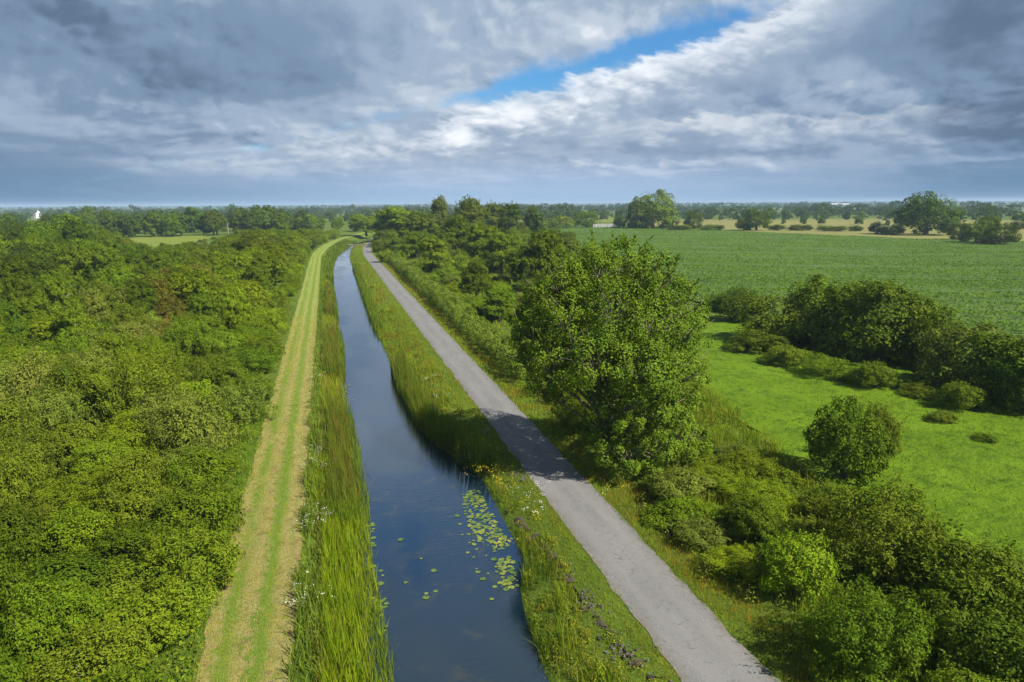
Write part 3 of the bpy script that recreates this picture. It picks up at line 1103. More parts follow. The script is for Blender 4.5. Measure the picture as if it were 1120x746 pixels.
# ------------------------------------------------------------------ the big ash beside the path
def big_ash():
    r = np.random.RandomState(42)
    bx, by = P(662, 506)
    e = link('ash_tree', None, None, (bx, by, 0))
    tag(e, 'tall spreading ash tree with bare twigs in its top, shading the tarmac path', 'tree')
    TAKEN.append((bx, by, 3.6))
    rt = np.array((CY, -SY))      # rightwards as one looks from the towpath bridge of air
    fw = np.array((SY, CY))

    def loc(a, d, z):
        return np.array((rt[0] * a + fw[0] * d, rt[1] * a + fw[1] * d, z))
    lobes = []
    spec = [(-1.0, 0, 12.6, 1.6), (-2.6, 0.5, 12.0, 1.6), (0.6, 0.2, 12.9, 1.5), (2.2, 0, 12.2, 1.6), (3.6, 0.6, 10.6, 1.8), (-4.2, 0.3, 10.6, 1.8),
            (-5.4, -0.4, 8.8, 1.7), (-3.0, -2.2, 9.6, 2.0), (-0.4, -2.8, 10.0, 2.1), (2.3, -2.4, 9.4, 2.0), (4.8, -0.6, 8.6, 1.9), (5.2, 0.8, 6.6, 1.7),
            (-5.6, 0.2, 6.6, 1.5), (-4.2, -2.4, 7.0, 1.8), (-1.6, -4.0, 7.4, 2.0), (1.4, -4.2, 7.0, 1.9), (3.8, -2.8, 6.2, 1.8), (4.6, 0, 4.2, 1.7),
            (2.2, -3.4, 4.2, 1.6), (3.4, -1.8, 2.6, 1.7), (0.4, -4.0, 4.8, 1.5), (-3.4, -2.6, 5.0, 1.3), (1.4, -2.2, 2.4, 1.4), (4.4, 1.2, 2.4, 1.6),
            (-2.5, 3.0, 10.0, 2.2), (1.0, 3.4, 10.4, 2.2), (3.6, 2.8, 8.4, 2.1), (-4.4, 2.6, 7.6, 2.0), (0.0, 3.8, 7.0, 2.1), (-2.4, 3.4, 5.6, 1.6), (3.0, 3.4, 4.8, 1.8),
            (0, 0, 9.4, 2.8), (1.2, 0, 6.4, 2.6), (-2.0, 0, 7.4, 2.2),
            (-3.5, 0, 11.7, 1.5), (3.0, 0.3, 11.8, 1.6), (-5.0, 0.6, 9.8, 1.5), (4.7, 0.2, 9.9, 1.6), (0.4, 1.8, 12.4, 1.7),
            (-0.6, -2.6, 2.2, 1.5), (2.6, -3.0, 1.5, 1.5), (-1.0, -3.2, 3.6, 1.3), (5.0, -1.0, 1.8, 1.5), (0.8, -3.6, 1.3, 1.3)]
    for a, d, z, q in spec:
        lobes.append((loc(a * 0.90 + 0.25, d * 0.95, z * 1.03), (q * 0.95, q * 0.95, q * 0.92)))
    p, n = clump_leaves(r, lobes, 30, 125, 0, 0, csize=0.34, shell=0.96, up=0.35, jit=0.7, inner=0.05)
    # the wind-thinned top on the left shows its twigs
    a = p[:, 0] * rt[0] + p[:, 1] * rt[1]
    thin = (p[:, 2] > 10.2 - 0.35 * a) & (r.uniform(size=len(p)) < 0.38)
    p, n = p[~thin], n[~thin]
    p2, n2 = shoots(r, lobes, 420, 1.0, 34)
    p, n = np.concatenate((p, p2)), np.concatenate((n, n2))
    V, F = leaf_quads(r, p, n, 0.19, 0.10, droop=0.35)
    c = link('crown', mesh_np('ash_crown', V, F, M['leaf_ash']), e)
    parts = [tube([(0, 0, -0.3), (0.05, 0.0, 1.6), (0.1, 0.1, 3.4), (0.1, 0.1, 6.5), (0, 0.2, 9.5), (0, 0.2, 12)], [0.5, 0.38, 0.33, 0.24, 0.13, 0.04], 10)]
    tips = []
    for a, d, z, q in spec:
        q0 = loc(a, d, z)
        s = max(1.4, z * 0.42)
        st = np.array((0.08, 0.08, s))
        mid = st * 0.45 + q0 * 0.55 + np.array((0, 0, 0.5)) * (z > 5)
        parts.append(tube([st, st * 0.75 + mid * 0.25, mid, q0], [0.17, 0.14, 0.09, 0.045], 6))
        for k in range(9):
            dd = sphere_dirs(r, 1)[0]
            dd[2] = abs(dd[2]) * 0.9 + 0.25
            tip = q0 + dd * q * r.uniform(0.75, 1.12)
            m2 = q0 * 0.5 + tip * 0.5 + r.normal(size=3) * 0.12
            parts.append(tube([mid * 0.25 + q0 * 0.75, m2, tip], [0.045, 0.03, 0.012], 4))
    V, F = join(parts)
    link('trunk', mesh_np('ash_trunk', V, F, simple_mat('ash_bark', (0.13, 0.105, 0.075), (0.24, 0.2, 0.145), 5, 0.9, 0.4)), e)


big_ash()

# ------------------------------------------------------------------ plants that stand out, one by one
B, T, Fr, K = place_bush, place_tree, place_far, place_oak
px_plant(K, 922, 524, 440, 86, 'deep', 'round dark-sided hawthorn bush standing alone in the bright pasture', name='hawthorn_bush', cat='bush', var=0)
px_plant(B, 958, 505, 447, 54, 'olive', 'smaller olive bush leaning on the right of the lone pasture hawthorn', name='hawthorn_bush', var=3)
px_plant(B, 965, 640, 548, 150, 'olive', 'big olive blackthorn bush at the pasture corner, the upper left of three', 'blackthorns at the pasture corner', 'blackthorn_bush', var=1)
px_plant(B, 1055, 690, 600, 170, 'deep', 'big dark blackthorn bush at the pasture corner, the rightmost of three', 'blackthorns at the pasture corner', 'blackthorn_bush', var=4)
px_plant(B, 940, 735, 655, 150, 'mid', 'big green blackthorn bush near the bottom edge, the lowest of three', 'blackthorns at the pasture corner', 'blackthorn_bush', var=5)
px_plant(B, 872, 655, 590, 100, 'lime', 'yellow-topped willow bush between the tarmac path and the blackthorns', name='willow_bush', var=3)
px_plant(B, 1090, 760, 680, 140, 'dark', 'dark bramble thicket in the bottom right corner', name='bramble_bush', var=3)
px_plant(B, 820, 590, 545, 80, 'mid', 'green elder bush in the rough scrub right of the path', name='elder_bush', var=0)
# the hedge bank between pasture and crop field
for q in ((800, 352, 320, 60, 'dark', 'low dark hedge bush at the left end of the field hedge'),
          (850, 375, 322, 92, 'mid', 'hawthorn in the field hedge, first of the tall ones'),
          (902, 378, 304, 104, 'mid', 'tall light-topped hawthorn of the field hedge'),
          (948, 392, 308, 116, 'mid', 'widest tree of the field hedge, with a pale leafy front'),
          (992, 395, 326, 96, 'mid', 'hawthorn in the field hedge right of its widest tree'),
          (1015, 405, 345, 60, 'deep', 'dip of dark hedge between two taller field hedge trees'),
          (1052, 425, 358, 108, 'grey', 'grey-green willow in the field hedge above the shaded grass'),
          (1100, 440, 368, 108, 'deep', 'dark hedge tree at the right frame edge of the field hedge'),
          (1130, 450, 372, 90, 'dark', 'dark hedge tree cut off by the right frame edge beside the pasture')):
    px_plant(place_oak if q[3] >= 70 else B, *q, name='hedge_tree', group='trees of the field hedge', cat='hedge tree')
for q in ((825, 385, 362, 56, 'olive', 'flat bramble mound at the upper end of the pasture'),
          (862, 400, 380, 60, 'olive', 'flat bramble mound below the first hedge trees'),
          (905, 412, 391, 66, 'mid', 'long bramble mound in front of the hedge shadow'),
          (955, 424, 398, 60, 'olive', 'bramble mound with pale top at the middle of the hedge front'),
          (1005, 434, 422, 44, 'olive', 'low olive bramble at the foot of the field hedge'),
          (1050, 448, 420, 52, 'mid', 'rounded bramble clump under the grey-green hedge willow'),
          (1028, 462, 450, 38, 'olive', 'small olive tussock alone on the pasture near the hedge'),
          (1075, 484, 475, 28, 'deep', 'tiny dark thistle patch on the open pasture')):
    px_plant(B, *q, name='bramble_bush', group='brambles along the pasture edge')
# big round trees beyond the crop field
px_plant(K, 713, 250, 209, 54, 'mid', 'huge round oak at the far edge of the crop field', name='oak_tree', var=0)
px_plant(K, 1011, 257, 211, 62, 'deep', 'huge dark oak at the right end of the crop field', name='oak_tree', var=3)
px_plant(K, 698, 250, 222, 30, 'mid', 'lower side tree merging into the huge round oak', name='oak_tree', var=1)
for q in ((757, 250, 232, 22, 'deep', 'small dark tree right of the huge round oak'),
          (826, 252, 228, 30, 'deep', 'leafy green tree midway along the far crop edge'),
          (812, 252, 237, 16, 'mid', 'small bush-like tree touching the midway crop edge tree'),
          (677, 249, 236, 14, 'dark', 'dark little thorn just left of the huge round oak'),
          (640, 249, 231, 30, 'mid', 'round green tree left of the white rail pen'),
          (612, 250, 236, 30, 'lime', 'pale round bush at the far left corner of the crop field'),
          (958, 256, 243, 18, 'deep', 'dark thorn left of the dark oak'),
          (976, 257, 246, 22, 'deep', 'low dark bush close against the dark oak'),
          (1048, 262, 244, 26, 'deep', 'dark bush right of the dark oak'),
          (1066, 266, 241, 34, 'deep', 'wide dark hedge clump at the right crop corner'),
          (1092, 268, 244, 36, 'deep', 'rounded dark clump near the right frame edge of the crop'),
          (1078, 262, 236, 26, 'mid', 'lighter tree behind the dark crop corner clumps'),
          (1118, 250, 234, 24, 'deep', 'dark tree by the right frame edge beyond the stubble')):
    px_plant(K, *q, name='field_tree', group='trees on the far crop edge')
for i, px in enumerate((735, 745, 775, 785, 850, 870, 882, 900, 915, 935)):
    px_plant(B, px, 252 + (px > 890), 246 + (px > 890) * 1.0, 15 + (i % 3) * 4, ('deep', 'mid', 'olive')[i % 3],
             'low hedge bush in the gappy hedge beyond the crop field', 'low bushes of the gappy hedge', 'hedge_bush')
# woodland edge to the left
px_plant(K, 72, 290, 237, 78, 'mid', 'big round-headed tree rising over the left wood', name='broadleaf_tree', var=3)
px_plant(T, 140, 330, 290, 42, 'gold', 'bright yellow-green tree glowing among dark neighbours', name='broadleaf_tree', var=1)
px_plant(B, 200, 345, 309, 64, 'rust', 'rusty brown bush in the thicket, the larger of the pair', name='blackthorn_bush', var=1)
px_plant(B, 172, 350, 325, 44, 'rust', 'rusty brown bush in the thicket, the smaller of the pair', name='blackthorn_bush', var=3)
px_plant(B, 228, 335, 302, 50, 'olive', 'brownish olive bush beside the rusty pair', name='blackthorn_bush', var=5)
px_plant(B, 215, 500, 432, 84, 'grey', 'large silvery willow bush close to the mown strip', name='willow_bush', var=2)
px_plant(B, 62, 450, 415, 80, 'grey', 'silvery grey bush low on the left of the thicket', name='willow_bush', var=2)
px_plant(B, 150, 390, 350, 70, 'grey', 'silvery willow bush above the yellow-green scrub', name='willow_bush', var=2)
px_plant(B, 212, 298, 284, 44, 'grey', 'grey-green willow bush near the far left meadow', name='willow_bush', var=2)
px_plant(T, 270, 292, 262, 44, 'olive', 'straw-topped pale tree left of the mown strip bend', name='broadleaf_tree', var=2)
# trees right of the path, towards its far end
for q in ((432, 265, 228, 54, 'lime', 'light green rounded tree at the far end of the path'),
          (462, 268, 233, 40, 'mid', 'mid green tree right of the path end'),
          (400, 258, 236, 36, 'lime', 'pale tree behind the canal bend'),
          (480, 262, 217, 22, 'grey', 'tall pale poplar over the trees by the path end'),
          (512, 266, 220, 44, 'olive', 'olive-topped tree standing over the scrub behind the path'),
          (540, 262, 224, 30, 'grey', 'grey-leaved tree next to the olive-topped one'),
          (556, 264, 225, 34, 'dark', 'darkest tree of the row left of the crop field'),
          (583, 262, 226, 26, 'bluish', 'blue-green tree at the left corner of the crop field'),
          (498, 282, 240, 46, 'mid', 'bushy tree in the middle of the scrub by the path'),
          (528, 290, 246, 46, 'lime', 'light green tree in front of the dark row'),
          (476, 300, 262, 44, 'lime', 'light green sallow beside the roadside hedge'),
          (548, 300, 255, 48, 'mid', 'rounded tree left of the ash, far side of the scrub'),
          (596, 318, 254, 54, 'mid', 'upright dark tree just left of the big ash top'),
          (570, 318, 272, 44, 'deep', 'shaded tree in front of the crop field corner'),
          (520, 330, 285, 36, 'mid', 'slim young tree among the scrub near the hedge'),
          (545, 352, 318, 44, 'mid', 'bushy young tree low in the scrub right of the hedge'),
          (455, 284, 254, 36, 'mid', 'bushy tree close to the far roadside hedge')):
    px_plant(T, *q, name='broadleaf_tree', group='trees right of the towpath')
px_plant(B, 414, 276, 262, 18, 'mid', 'small clipped bush by the path, farthest from the camera', 'round bushes beside the path', 'roadside_bush', var=0)
px_plant(B, 422, 287, 273, 22, 'lime', 'rounded clipped bush by the path before the long hedge', 'round bushes beside the path', 'roadside_bush', var=0)
px_plant(B, 790, 338, 326, 40, 'lime', 'bright low bush between the big ash and the pasture hedge', name='scrub_bush', var=3)
px_plant(B, 815, 342, 316, 50, 'dark', 'dark low thorn behind the bright bush near the pasture', name='hedge_tree', cat='hedge tree', var=1)

# ------------------------------------------------------------------ roadside hedge
def hedge():
    r = np.random.RandomState(77)
    e = link('roadside_hedge', None, None, (0, 0, 0))
    lobes = []
    y = 62.0
    while y < 205:
        h = 2.1 + 0.3 * math.sin(y * 0.13) + r.uniform(-0.15, 0.25)
        t0 = 17.5 + (y - 62) * 0.004 + r.uniform(-0.15, 0.15)
        lobes.append(((t0, y, h * 0.52), (1.15, 1.25, h * 0.5)))
        lobes.append(((t0 + 1.5, y + 0.6, h * 0.52), (1.15, 1.2, h * 0.5)))
        y += 1.7
    p, n = clump_leaves(r, lobes, 24, 60, 0, 0, csize=0.36, inner=0.12)
    V, F = leaf_quads(r, p, n, 0.18, 0.11)
    f = mesh_np('hedge_foliage', V, F, M['leaf'])
    e2 = link('foliage', f, e)
    e2.color = (0.175, 0.240, 0.024, 1)
    tag(e, 'long trimmed yellow-green hedge along the right edge of the tarmac path', 'hedge')


hedge()

# ------------------------------------------------------------------ scattered thicket plants
ANCH = [(60, 300, 'dark'), (20, 260, 'dark'), (110, 260, 'mid'), (100, 310, 'mid'), (200, 330, 'rust'), (140, 355, 'grey'), (60, 420, 'grey'), (100, 440, 'yellow'),
        (230, 470, 'grey'), (30, 370, 'lime'), (180, 420, 'lime'), (250, 390, 'mid'), (290, 330, 'lime'), (270, 270, 'olive'), (230, 290, 'olive'),
        (200, 545, 'mid'), (100, 480, 'lime'), (60, 560, 'olive'), (150, 550, 'olive'), (190, 640, 'mid'), (60, 700, 'olive'), (140, 700, 'deep'),
        (300, 262, 'lime'), (20, 480, 'olive'), (10, 620, 'deep'), (30, 720, 'deep'), (80, 650, 'deep'), (200, 720, 'deep'), (110, 590, 'deep'), (120, 620, 'olive'), (180, 300, 'mid'), (250, 320, 'lime'), (20, 330, 'deep'), (60, 350, 'mid')]


def anchor_col(px, py):
    best = min(ANCH, key=lambda a: (a[0] - px) ** 2 + ((a[1] - py) * 1.6) ** 2 + prng.uniform(0, 900))
    c = best[2]
    if prng.random() < 0.25:
        c = prng.choice(['mid', 'lime', 'olive', 'deep'])
    return c


def dart(rs_, region, rad, n_try):
    pts = []
    lo, hi = np.array(region[0]), np.array(region[1])
    for _ in range(n_try):
        q = rs_.uniform(lo, hi)
        rr = rad(q[0], q[1])
        if rr is None:
            continue
        if any((q[0] - a) ** 2 + (q[1] - b) ** 2 < (rr * 0.5 + c * 0.5) ** 2 * 1.0 for a, b, c in pts):
            continue
        if any((q[0] - a) ** 2 + (q[1] - b) ** 2 < (c + rr * 0.25) ** 2 for a, b, c in TAKEN):
            continue
        pts.append((q[0], q[1], rr))
    return pts


def zone_left(px, py, d):
    if py > 560:
        return 'by the bottom left corner'
    if py > 440:
        return 'in the near left thicket'
    if px > 235:
        return 'along the thicket edge beside the mown strip'
    if py > 330:
        return 'in the middle of the left thicket'
    if py > 285:
        return 'in the back of the left thicket'
    return 'in the far left wood'


r1 = np.random.RandomState(21)


def rad_left(x, y):
    c = float(bend(y))
    t = x - c
    if t > -6.4 or t < -0.47 * y - 9:
        return None
    if in_poly(np.array([(x, y)]), [(-114, 290), (-60, 290), (-58, 385), (-66, 428), (-122, 432)])[0]:
        return None
    d = depth(x, y)
    rr = 2.5 if d < 45 else 3.1 if d < 90 else 4.8 if d < 170 else 7.6
    if t > -6.9 - 0.55 * rr:
        rr = min(rr, 3.0 if d < 170 else 4.2)
    if t > -5.6 - 0.5 * rr:
        return None
    return rr


pts = dart(r1, ((-190, 14), (10, 370)), rad_left, 26000)
items = []
for x, y, rr in pts:
    px, py = proj(x, y, 2)
    items.append((y, x, rr, px, py))
items.sort()
cnt = {}
plan = []
for y, x, rr, px, py in items:
    d = depth(x, y)
    c = anchor_col(px, py)
    edge = (x - float(bend(y))) > -10.5
    if d > 75 and not edge and prng.random() < (0.55 if d < 130 else 0.88):
        h = prng.uniform(4.5, 8.0) if d < 170 else prng.uniform(6, 10.5)
        if px < 130 and d > 110:
            h *= 1.25
        kind = 'T'
        w = rr * prng.uniform(1.15, 1.45) + 0.8
    else:
        h = prng.choice([prng.uniform(1.7, 3.2), prng.uniform(2.6, 4.0), prng.uniform(3.6, 5.6)]) if not edge else prng.uniform(1.7, 3.6)
        if d > 170:
            h *= 1.4
        kind = 'B'
        w = rr * prng.uniform(1.35, 1.75) + 0.5
    if d > 90:
        cap = np.interp(px, [-60, 50, 100, 125, 150, 240, 260, 330], [238, 244, 243, 256, 267, 266, 251, 250])
        h = max(1.6, min(h, top_z(x, y, cap + ROLL * (px - 560)) * prng.uniform(0.8, 1.0)))
        w = min(w, max(2.6, h * (1.0 if kind == 'T' else 1.35)))
    zone = zone_left(px, py, d)
    plan.append((x, y, w, h, c, kind, zone, px, py))
for q in plan:
    cnt.setdefault((q[5], q[4], q[6]), []).append(q)
for (kind, c, zone), qs in cnt.items():
    qs.sort(key=lambda q: -(q[0] - float(bend(q[1]))))
    for i, (x, y, w, h, c, kind, zone, px, py) in enumerate(qs):
        noun = 'tree' if kind == 'T' else 'bush'
        if len(qs) == 1:
            lab = f'only {WORD[c]} {noun} {zone}'
        elif len(qs) <= 12 and 'mown' not in zone:
            lab = f'{WORD[c]} {noun} {zone}, {ORD[i]} from mown strip'
        elif len(qs) <= 12:
            lab = f'{WORD[c]} {noun} {zone}, {ORD[i]} closest to it'
        else:
            lab = f'{WORD[c]} {noun} {zone}'
        grp = f'{WORD[c]} {noun} group {zone}'
        if kind == 'T':
            place_tree(x, y, w, h, c, lab, grp, name='thicket_tree')
        else:
            place_bush(x, y, w, h, c, lab, grp, name=BUSHKIND[c])

# right of the path
SCRUB_R = [(17.2, 20), (18.6, 330), (60, 400), (120, 400), (92, 270), (66, 150), (54, 108), (42, 92), (32, 50), (28.5, 34), (27.5, 24), (40, -10), (24, -12), (17.2, 8)]


def rad_right(x, y):
    if not in_poly(np.array([(x, y)]), SCRUB_R)[0]:
        return None
    if x - float(bend(y)) < (20.6 if 58 < y < 225 else 17.6):
        return None
    # rough grass clearing between hedge and field
    if in_poly(np.array([(x, y)]), [(22, 70), (33, 74), (44, 120), (40, 130), (25, 100)])[0] and prng.random() < 0.5:
        return None
    d = depth(x, y)
    if 62 < d < 230 and math.sin(x * 0.21 + y * 0.043) + math.sin(y * 0.11 - x * 0.09 + 1.0) > 0.55:
        return None
    return 2.1 if d < 60 else 2.8 if d < 120 else 4.4 if d < 220 else 7.0


pts = dart(np.random.RandomState(31), ((16.8, -12), (125, 400)), rad_right, 12000)
cnt = {}
for x, y, rr in pts:
    px, py = proj(x, y, 1)
    d = depth(x, y)
    c = prng.choice(['lime', 'lime', 'lime', 'mid', 'mid', 'yellow', 'grey']) if d < 200 else prng.choice(['lime', 'lime', 'lime', 'mid', 'mid', 'olive'])
    if d < 60:
        h, w, kind = prng.uniform(0.8, 1.9), rr * prng.uniform(1.3, 1.8) + 0.4, 'B'
        zone = 'in low scrub beside the pasture'
        if px > 880:
            c, h = prng.choice(['deep', 'mid', 'olive']), h * 1.3
            zone = 'by the bottom right corner'
    elif d < 120:
        h, w, kind = prng.uniform(1.2, 2.6), rr * prng.uniform(1.3, 1.7) + 0.4, 'B'
        zone = 'behind the roadside hedge'
    elif d < 220:
        h, w, kind = prng.uniform(1.8, 3.8), rr * prng.uniform(0.85, 1.25), 'B'
        zone = 'beside the crop field'
    else:
        h, w, kind = prng.uniform(4.0, 7.0), rr * prng.uniform(0.75, 0.95), 'T'
        zone = 'around the path end'
    if px > 705 and d < 130:
        h = min(h, top_z(x, y, (np.interp(px, [705, 780, 880, 1000], [455, 484, 520, 545]))))
        if h < 0.45:
            continue
    cnt.setdefault((kind, c, zone), []).append((x, y, w, h))
for (kind, c, zone), qs in cnt.items():
    qs.sort(key=lambda q: q[0] - float(bend(q[1])))
    noun = 'tree' if kind == 'T' else 'bush'
    for i, (x, y, w, h) in enumerate(qs):
        if len(qs) == 1:
            lab = f'only {WORD[c]} {noun} {zone}'
        elif len(qs) <= 12:
            lab = f'{WORD[c]} {noun} {zone}, {ORD[i]} out from the tarmac'
        else:
            lab = f'{WORD[c]} {noun} {zone}'
        (place_tree if kind == 'T' else place_bush)(x, y, w, h, c, lab, f'{WORD[c]} {noun} group {zone}', name='young_tree' if kind == 'T' else BUSHKIND[c])

# ------------------------------------------------------------------ far trees: the nearest rows one by one, the rest as one wood
def line_trees(x0, y0, x1, y1, step, hlo, hhi, cols, label, group, name='distant_tree'):
    L = math.hypot(x1 - x0, y1 - y0)
    n = max(1, int(L / step))
    for i in range(n):
        f = (i + prng.uniform(0.1, 0.9)) / n
        h = prng.uniform(hlo, hhi)
        if 22 < proj(x0 + (x1 - x0) * f, y0 + (y1 - y0) * f)[0] < 52:
            continue
        place_far(x0 + (x1 - x0) * f + prng.uniform(-4, 4), y0 + (y1 - y0) * f + prng.uniform(-6, 6), h * prng.uniform(0.75, 1.1), h, prng.choice(cols), label, group, name)


line_trees(-210, 395, -20, 440, 7.0, 11, 15.5, ['dark', 'deep', 'dark', 'bluish'], 'dark tree in the belt behind the left meadow', 'dark belt behind the left meadow')
line_trees(-260, 440, -10, 500, 9, 12, 16, ['dark', 'deep', 'bluish'], 'dark tree in the belt behind the left meadow', 'dark belt behind the left meadow')
line_trees(-30, 470, 90, 430, 8, 8, 12, ['mid', 'deep', 'lime', 'mid'], 'green tree in the wood behind the canal bend', 'wood behind the canal bend')
line_trees(100, 445, 150, 560, 9, 8, 13, ['dark', 'bluish', 'deep', 'mid'], 'dark tree beyond the left end of the crop field', 'trees beyond the left crop end')
line_trees(150, 620, 420, 700, 13, 7, 12, ['deep', 'mid', 'bluish'], 'tree in the hedgerow behind the pale meadow', 'hedgerow behind the pale meadow')
line_trees(330, 660, 620, 420, 12, 6, 11, ['deep', 'mid', 'bluish', 'dark'], 'tree in the hedgerow behind the stubble field', 'hedgerow behind the stubble field')
line_trees(610, 430, 720, 250, 12, 7, 12, ['deep', 'dark', 'bluish'], 'tree at the right end of the stubble hedgerow', 'right end of the stubble hedgerow')
line_trees(340, 470, 430, 300, 16, 3.5, 7, ['deep', 'mid'], 'small tree in the hedge across the stubble', 'hedge across the stubble')
line_trees(-420, 620, 120, 760, 14, 8, 13, ['deep', 'bluish', 'dark'], 'tree in the row far behind the canal bend', 'row far behind the canal bend')


def far_wood():
    """everything beyond, to the horizon: a mass of trees nobody could count"""
    r = np.random.RandomState(9)
    VV, FF, off = [], [], 0
    spots = []
    for k in range(250):                       # hedgerow lines
        d = 600 * math.exp(r.uniform(0, 2.5) ** 1.0)
        a = R(r.uniform(-41, 41)) + YAW
        x, y = math.sin(a) * d, math.cos(a) * d
        ln = d * r.uniform(0.08, 0.30)
        an = r.normal() * 0.35 - a + (PI / 2 if r.uniform() < 0.15 else 0)
        st = 6.5 + d / 140
        for s in np.arange(-ln / 2, ln / 2, st):
            if r.uniform() < 0.16:
                continue
            qx = proj(x + math.cos(an) * s, y + math.sin(an) * s)[0]
            if 24 < qx < 54 and d < 1000:
                continue
            spots.append((x + math.cos(an) * s + r.normal() * 3, y + math.sin(an) * s + r.normal() * 3, r.uniform(5, 13) * (1 + 0.45 * (r.uniform() < 0.12)), d))
    for x, y, h, d in spots:
        p, n = FAR_SRC[r.randint(5)]
        if d > 1800:
            sel = r.uniform(size=len(p)) < 0.45
            p, n = p[sel], n[sel]
        k = h / 11.0
        a = r.uniform(0, 6.28)
        ca, sa = math.cos(a), math.sin(a)
        q = np.stack((p[:, 0] * ca - p[:, 1] * sa, p[:, 0] * sa + p[:, 1] * ca, p[:, 2]), 1) * k * np.array((1.35, 1.35, 1.0)) + np.array((x, y, 0))
        sz = 1.25 if d < 1800 else 2.0
        v, f = leaf_quads(r, q, n, sz * k, sz * 0.75 * k)
        VV.append(v)
        FF.append(f + off)
        off += len(v)
    o = link('distant_woods', mesh_np('distant_woods', np.concatenate(VV), np.concatenate(FF), foliage_mat('far_leaf', base=(0.080, 0.125, 0.034), scale=0.012, var=0.3)))
    tag(o, kind='stuff', label='hedgerows and woods stretching to the horizon', cat='woods')


far_wood()

# ------------------------------------------------------------------ reeds, grass and flowers
def curve_t(pix, z):
    """photo outline of a water edge -> t as a function of y"""
    q = np.array([P(a, b, z) for a, b in pix])
    q = q[np.argsort(q[:, 1])]
    return lambda y: np.interp(y, q[:, 1], q[:, 0])


L_EDGE = curve_t([(425, 760), (418, 700), (405, 640), (398, 580), (399, 552), (390, 500), (378, 440), (374, 412), (374, 385), (368, 350), (364, 320), (362, 295), (366, 280)], WATER_Z)
R_EDGE = curve_t([(600, 760), (580, 700), (568, 650), (573, 615), (566, 600), (557, 575), (540, 545), (525, 522), (500, 505), (486, 495), (474, 485), (455, 465), (434, 425), (424, 395), (408, 358), (398, 330), (388, 300), (381, 284)], WATER_Z)


def strip_points(r, y0, y1, dens, ta, tb):
    """random points with t in [ta(y), tb(y)]; dens per square metre"""
    w = 6.0
    n = int((y1 - y0) * w * dens)
    y = r.uniform(y0, y1, n)
    t = r.uniform(0, w, n)
    a = ta(y) if callable(ta) else np.full(n, ta)
    b = tb(y) if callable(tb) else np.full(n, tb)
    ok = t < (b - a)
    y, t = y[ok], (a + t)[ok]
    return np.stack((t + bend(y), y), 1), t


def stuff_blades(name, label, sets, color, mat=None, cat='grass', seed=1):
    r = np.random.RandomState(seed)
    parts = []
    for s in sets:
        xy, t = strip_points(r, *s['pts'])
        if 'mask' in s:
            k = s['mask'](xy, t)
            xy, t = xy[k], t[k]
        z = np.maximum(land_h(t, xy[:, 1]), s.get('zmin', -9))
        parts.append(blades(r, xy, z - 0.03, s['h'](xy, t) if callable(s['h']) else s['h'], s['w'], s.get('lean', 0.25), s.get('wind', (0, 0)), s.get('seg', 3)))
    V, F = join(parts)
    o = link(name, mesh_np(name, V, F, mat or M['blade']))
    o.color = (color[0] * 1.4, color[1] * 1.35, color[2] * 0.5, 1)
    tag(o, label, cat, None, 'stuff')
    return o


NZ = np.random.RandomState(4).uniform(0, 6.28, (10, 3))


def lump(xy, f=0.35):
    s = np.zeros(len(xy))
    for a, b, c in NZ:
        s += np.sin(xy[:, 0] * f * math.cos(a) * (1 + c / 6) + xy[:, 1] * f * math.sin(a) * (1 + b / 6) + c)
    return s / 3.2


Lx = lambda y: L_EDGE(y) + 0.25
wd = (-0.06, 0.03)
# left margin: bright bur-reed near the camera, taller brown-topped reed further off, alternating
stuff_blades('bright_reeds', 'bright yellow-green sword-leaved reeds on the left canal margin', [
    dict(pts=(10, 38, 95, lambda y: -1.1 + 0 * y, Lx), h=1.25, w=0.045, lean=0.16, wind=wd, zmin=-1.2),
    dict(pts=(38, 46, 40, lambda y: -1.6 + 0 * y, lambda y: L_EDGE(y) - 1.0), h=1.0, w=0.05, lean=0.2, wind=wd),
    dict(pts=(58, 75, 30, lambda y: -1.4 + 0 * y, lambda y: L_EDGE(y) + 0.1), h=0.95, w=0.06, lean=0.25, wind=wd),
    dict(pts=(94, 112, 22, lambda y: -1.4 + 0 * y, lambda y: L_EDGE(y)), h=0.9, w=0.09, lean=0.25, wind=wd),
    dict(pts=(140, 230, 8, lambda y: -1.6 + 0 * y, lambda y: L_EDGE(y) - 0.8), h=0.8, w=0.14, lean=0.25, wind=wd)],
    (0.160, 0.222, 0.020), cat='reeds', seed=2)
stuff_blades('dead_reeds', 'bleached dead stems among the left canal reeds', [
    dict(pts=(10, 46, 14, lambda y: -1.4 + 0 * y, Lx), h=1.0, w=0.03, lean=0.5, wind=wd, zmin=-1.2),
    dict(pts=(46, 110, 7, lambda y: -1.4 + 0 * y, Lx), h=1.3, w=0.05, lean=0.35, wind=wd, zmin=-1.2)],
    (0.23, 0.19, 0.10), cat='reeds', seed=4)
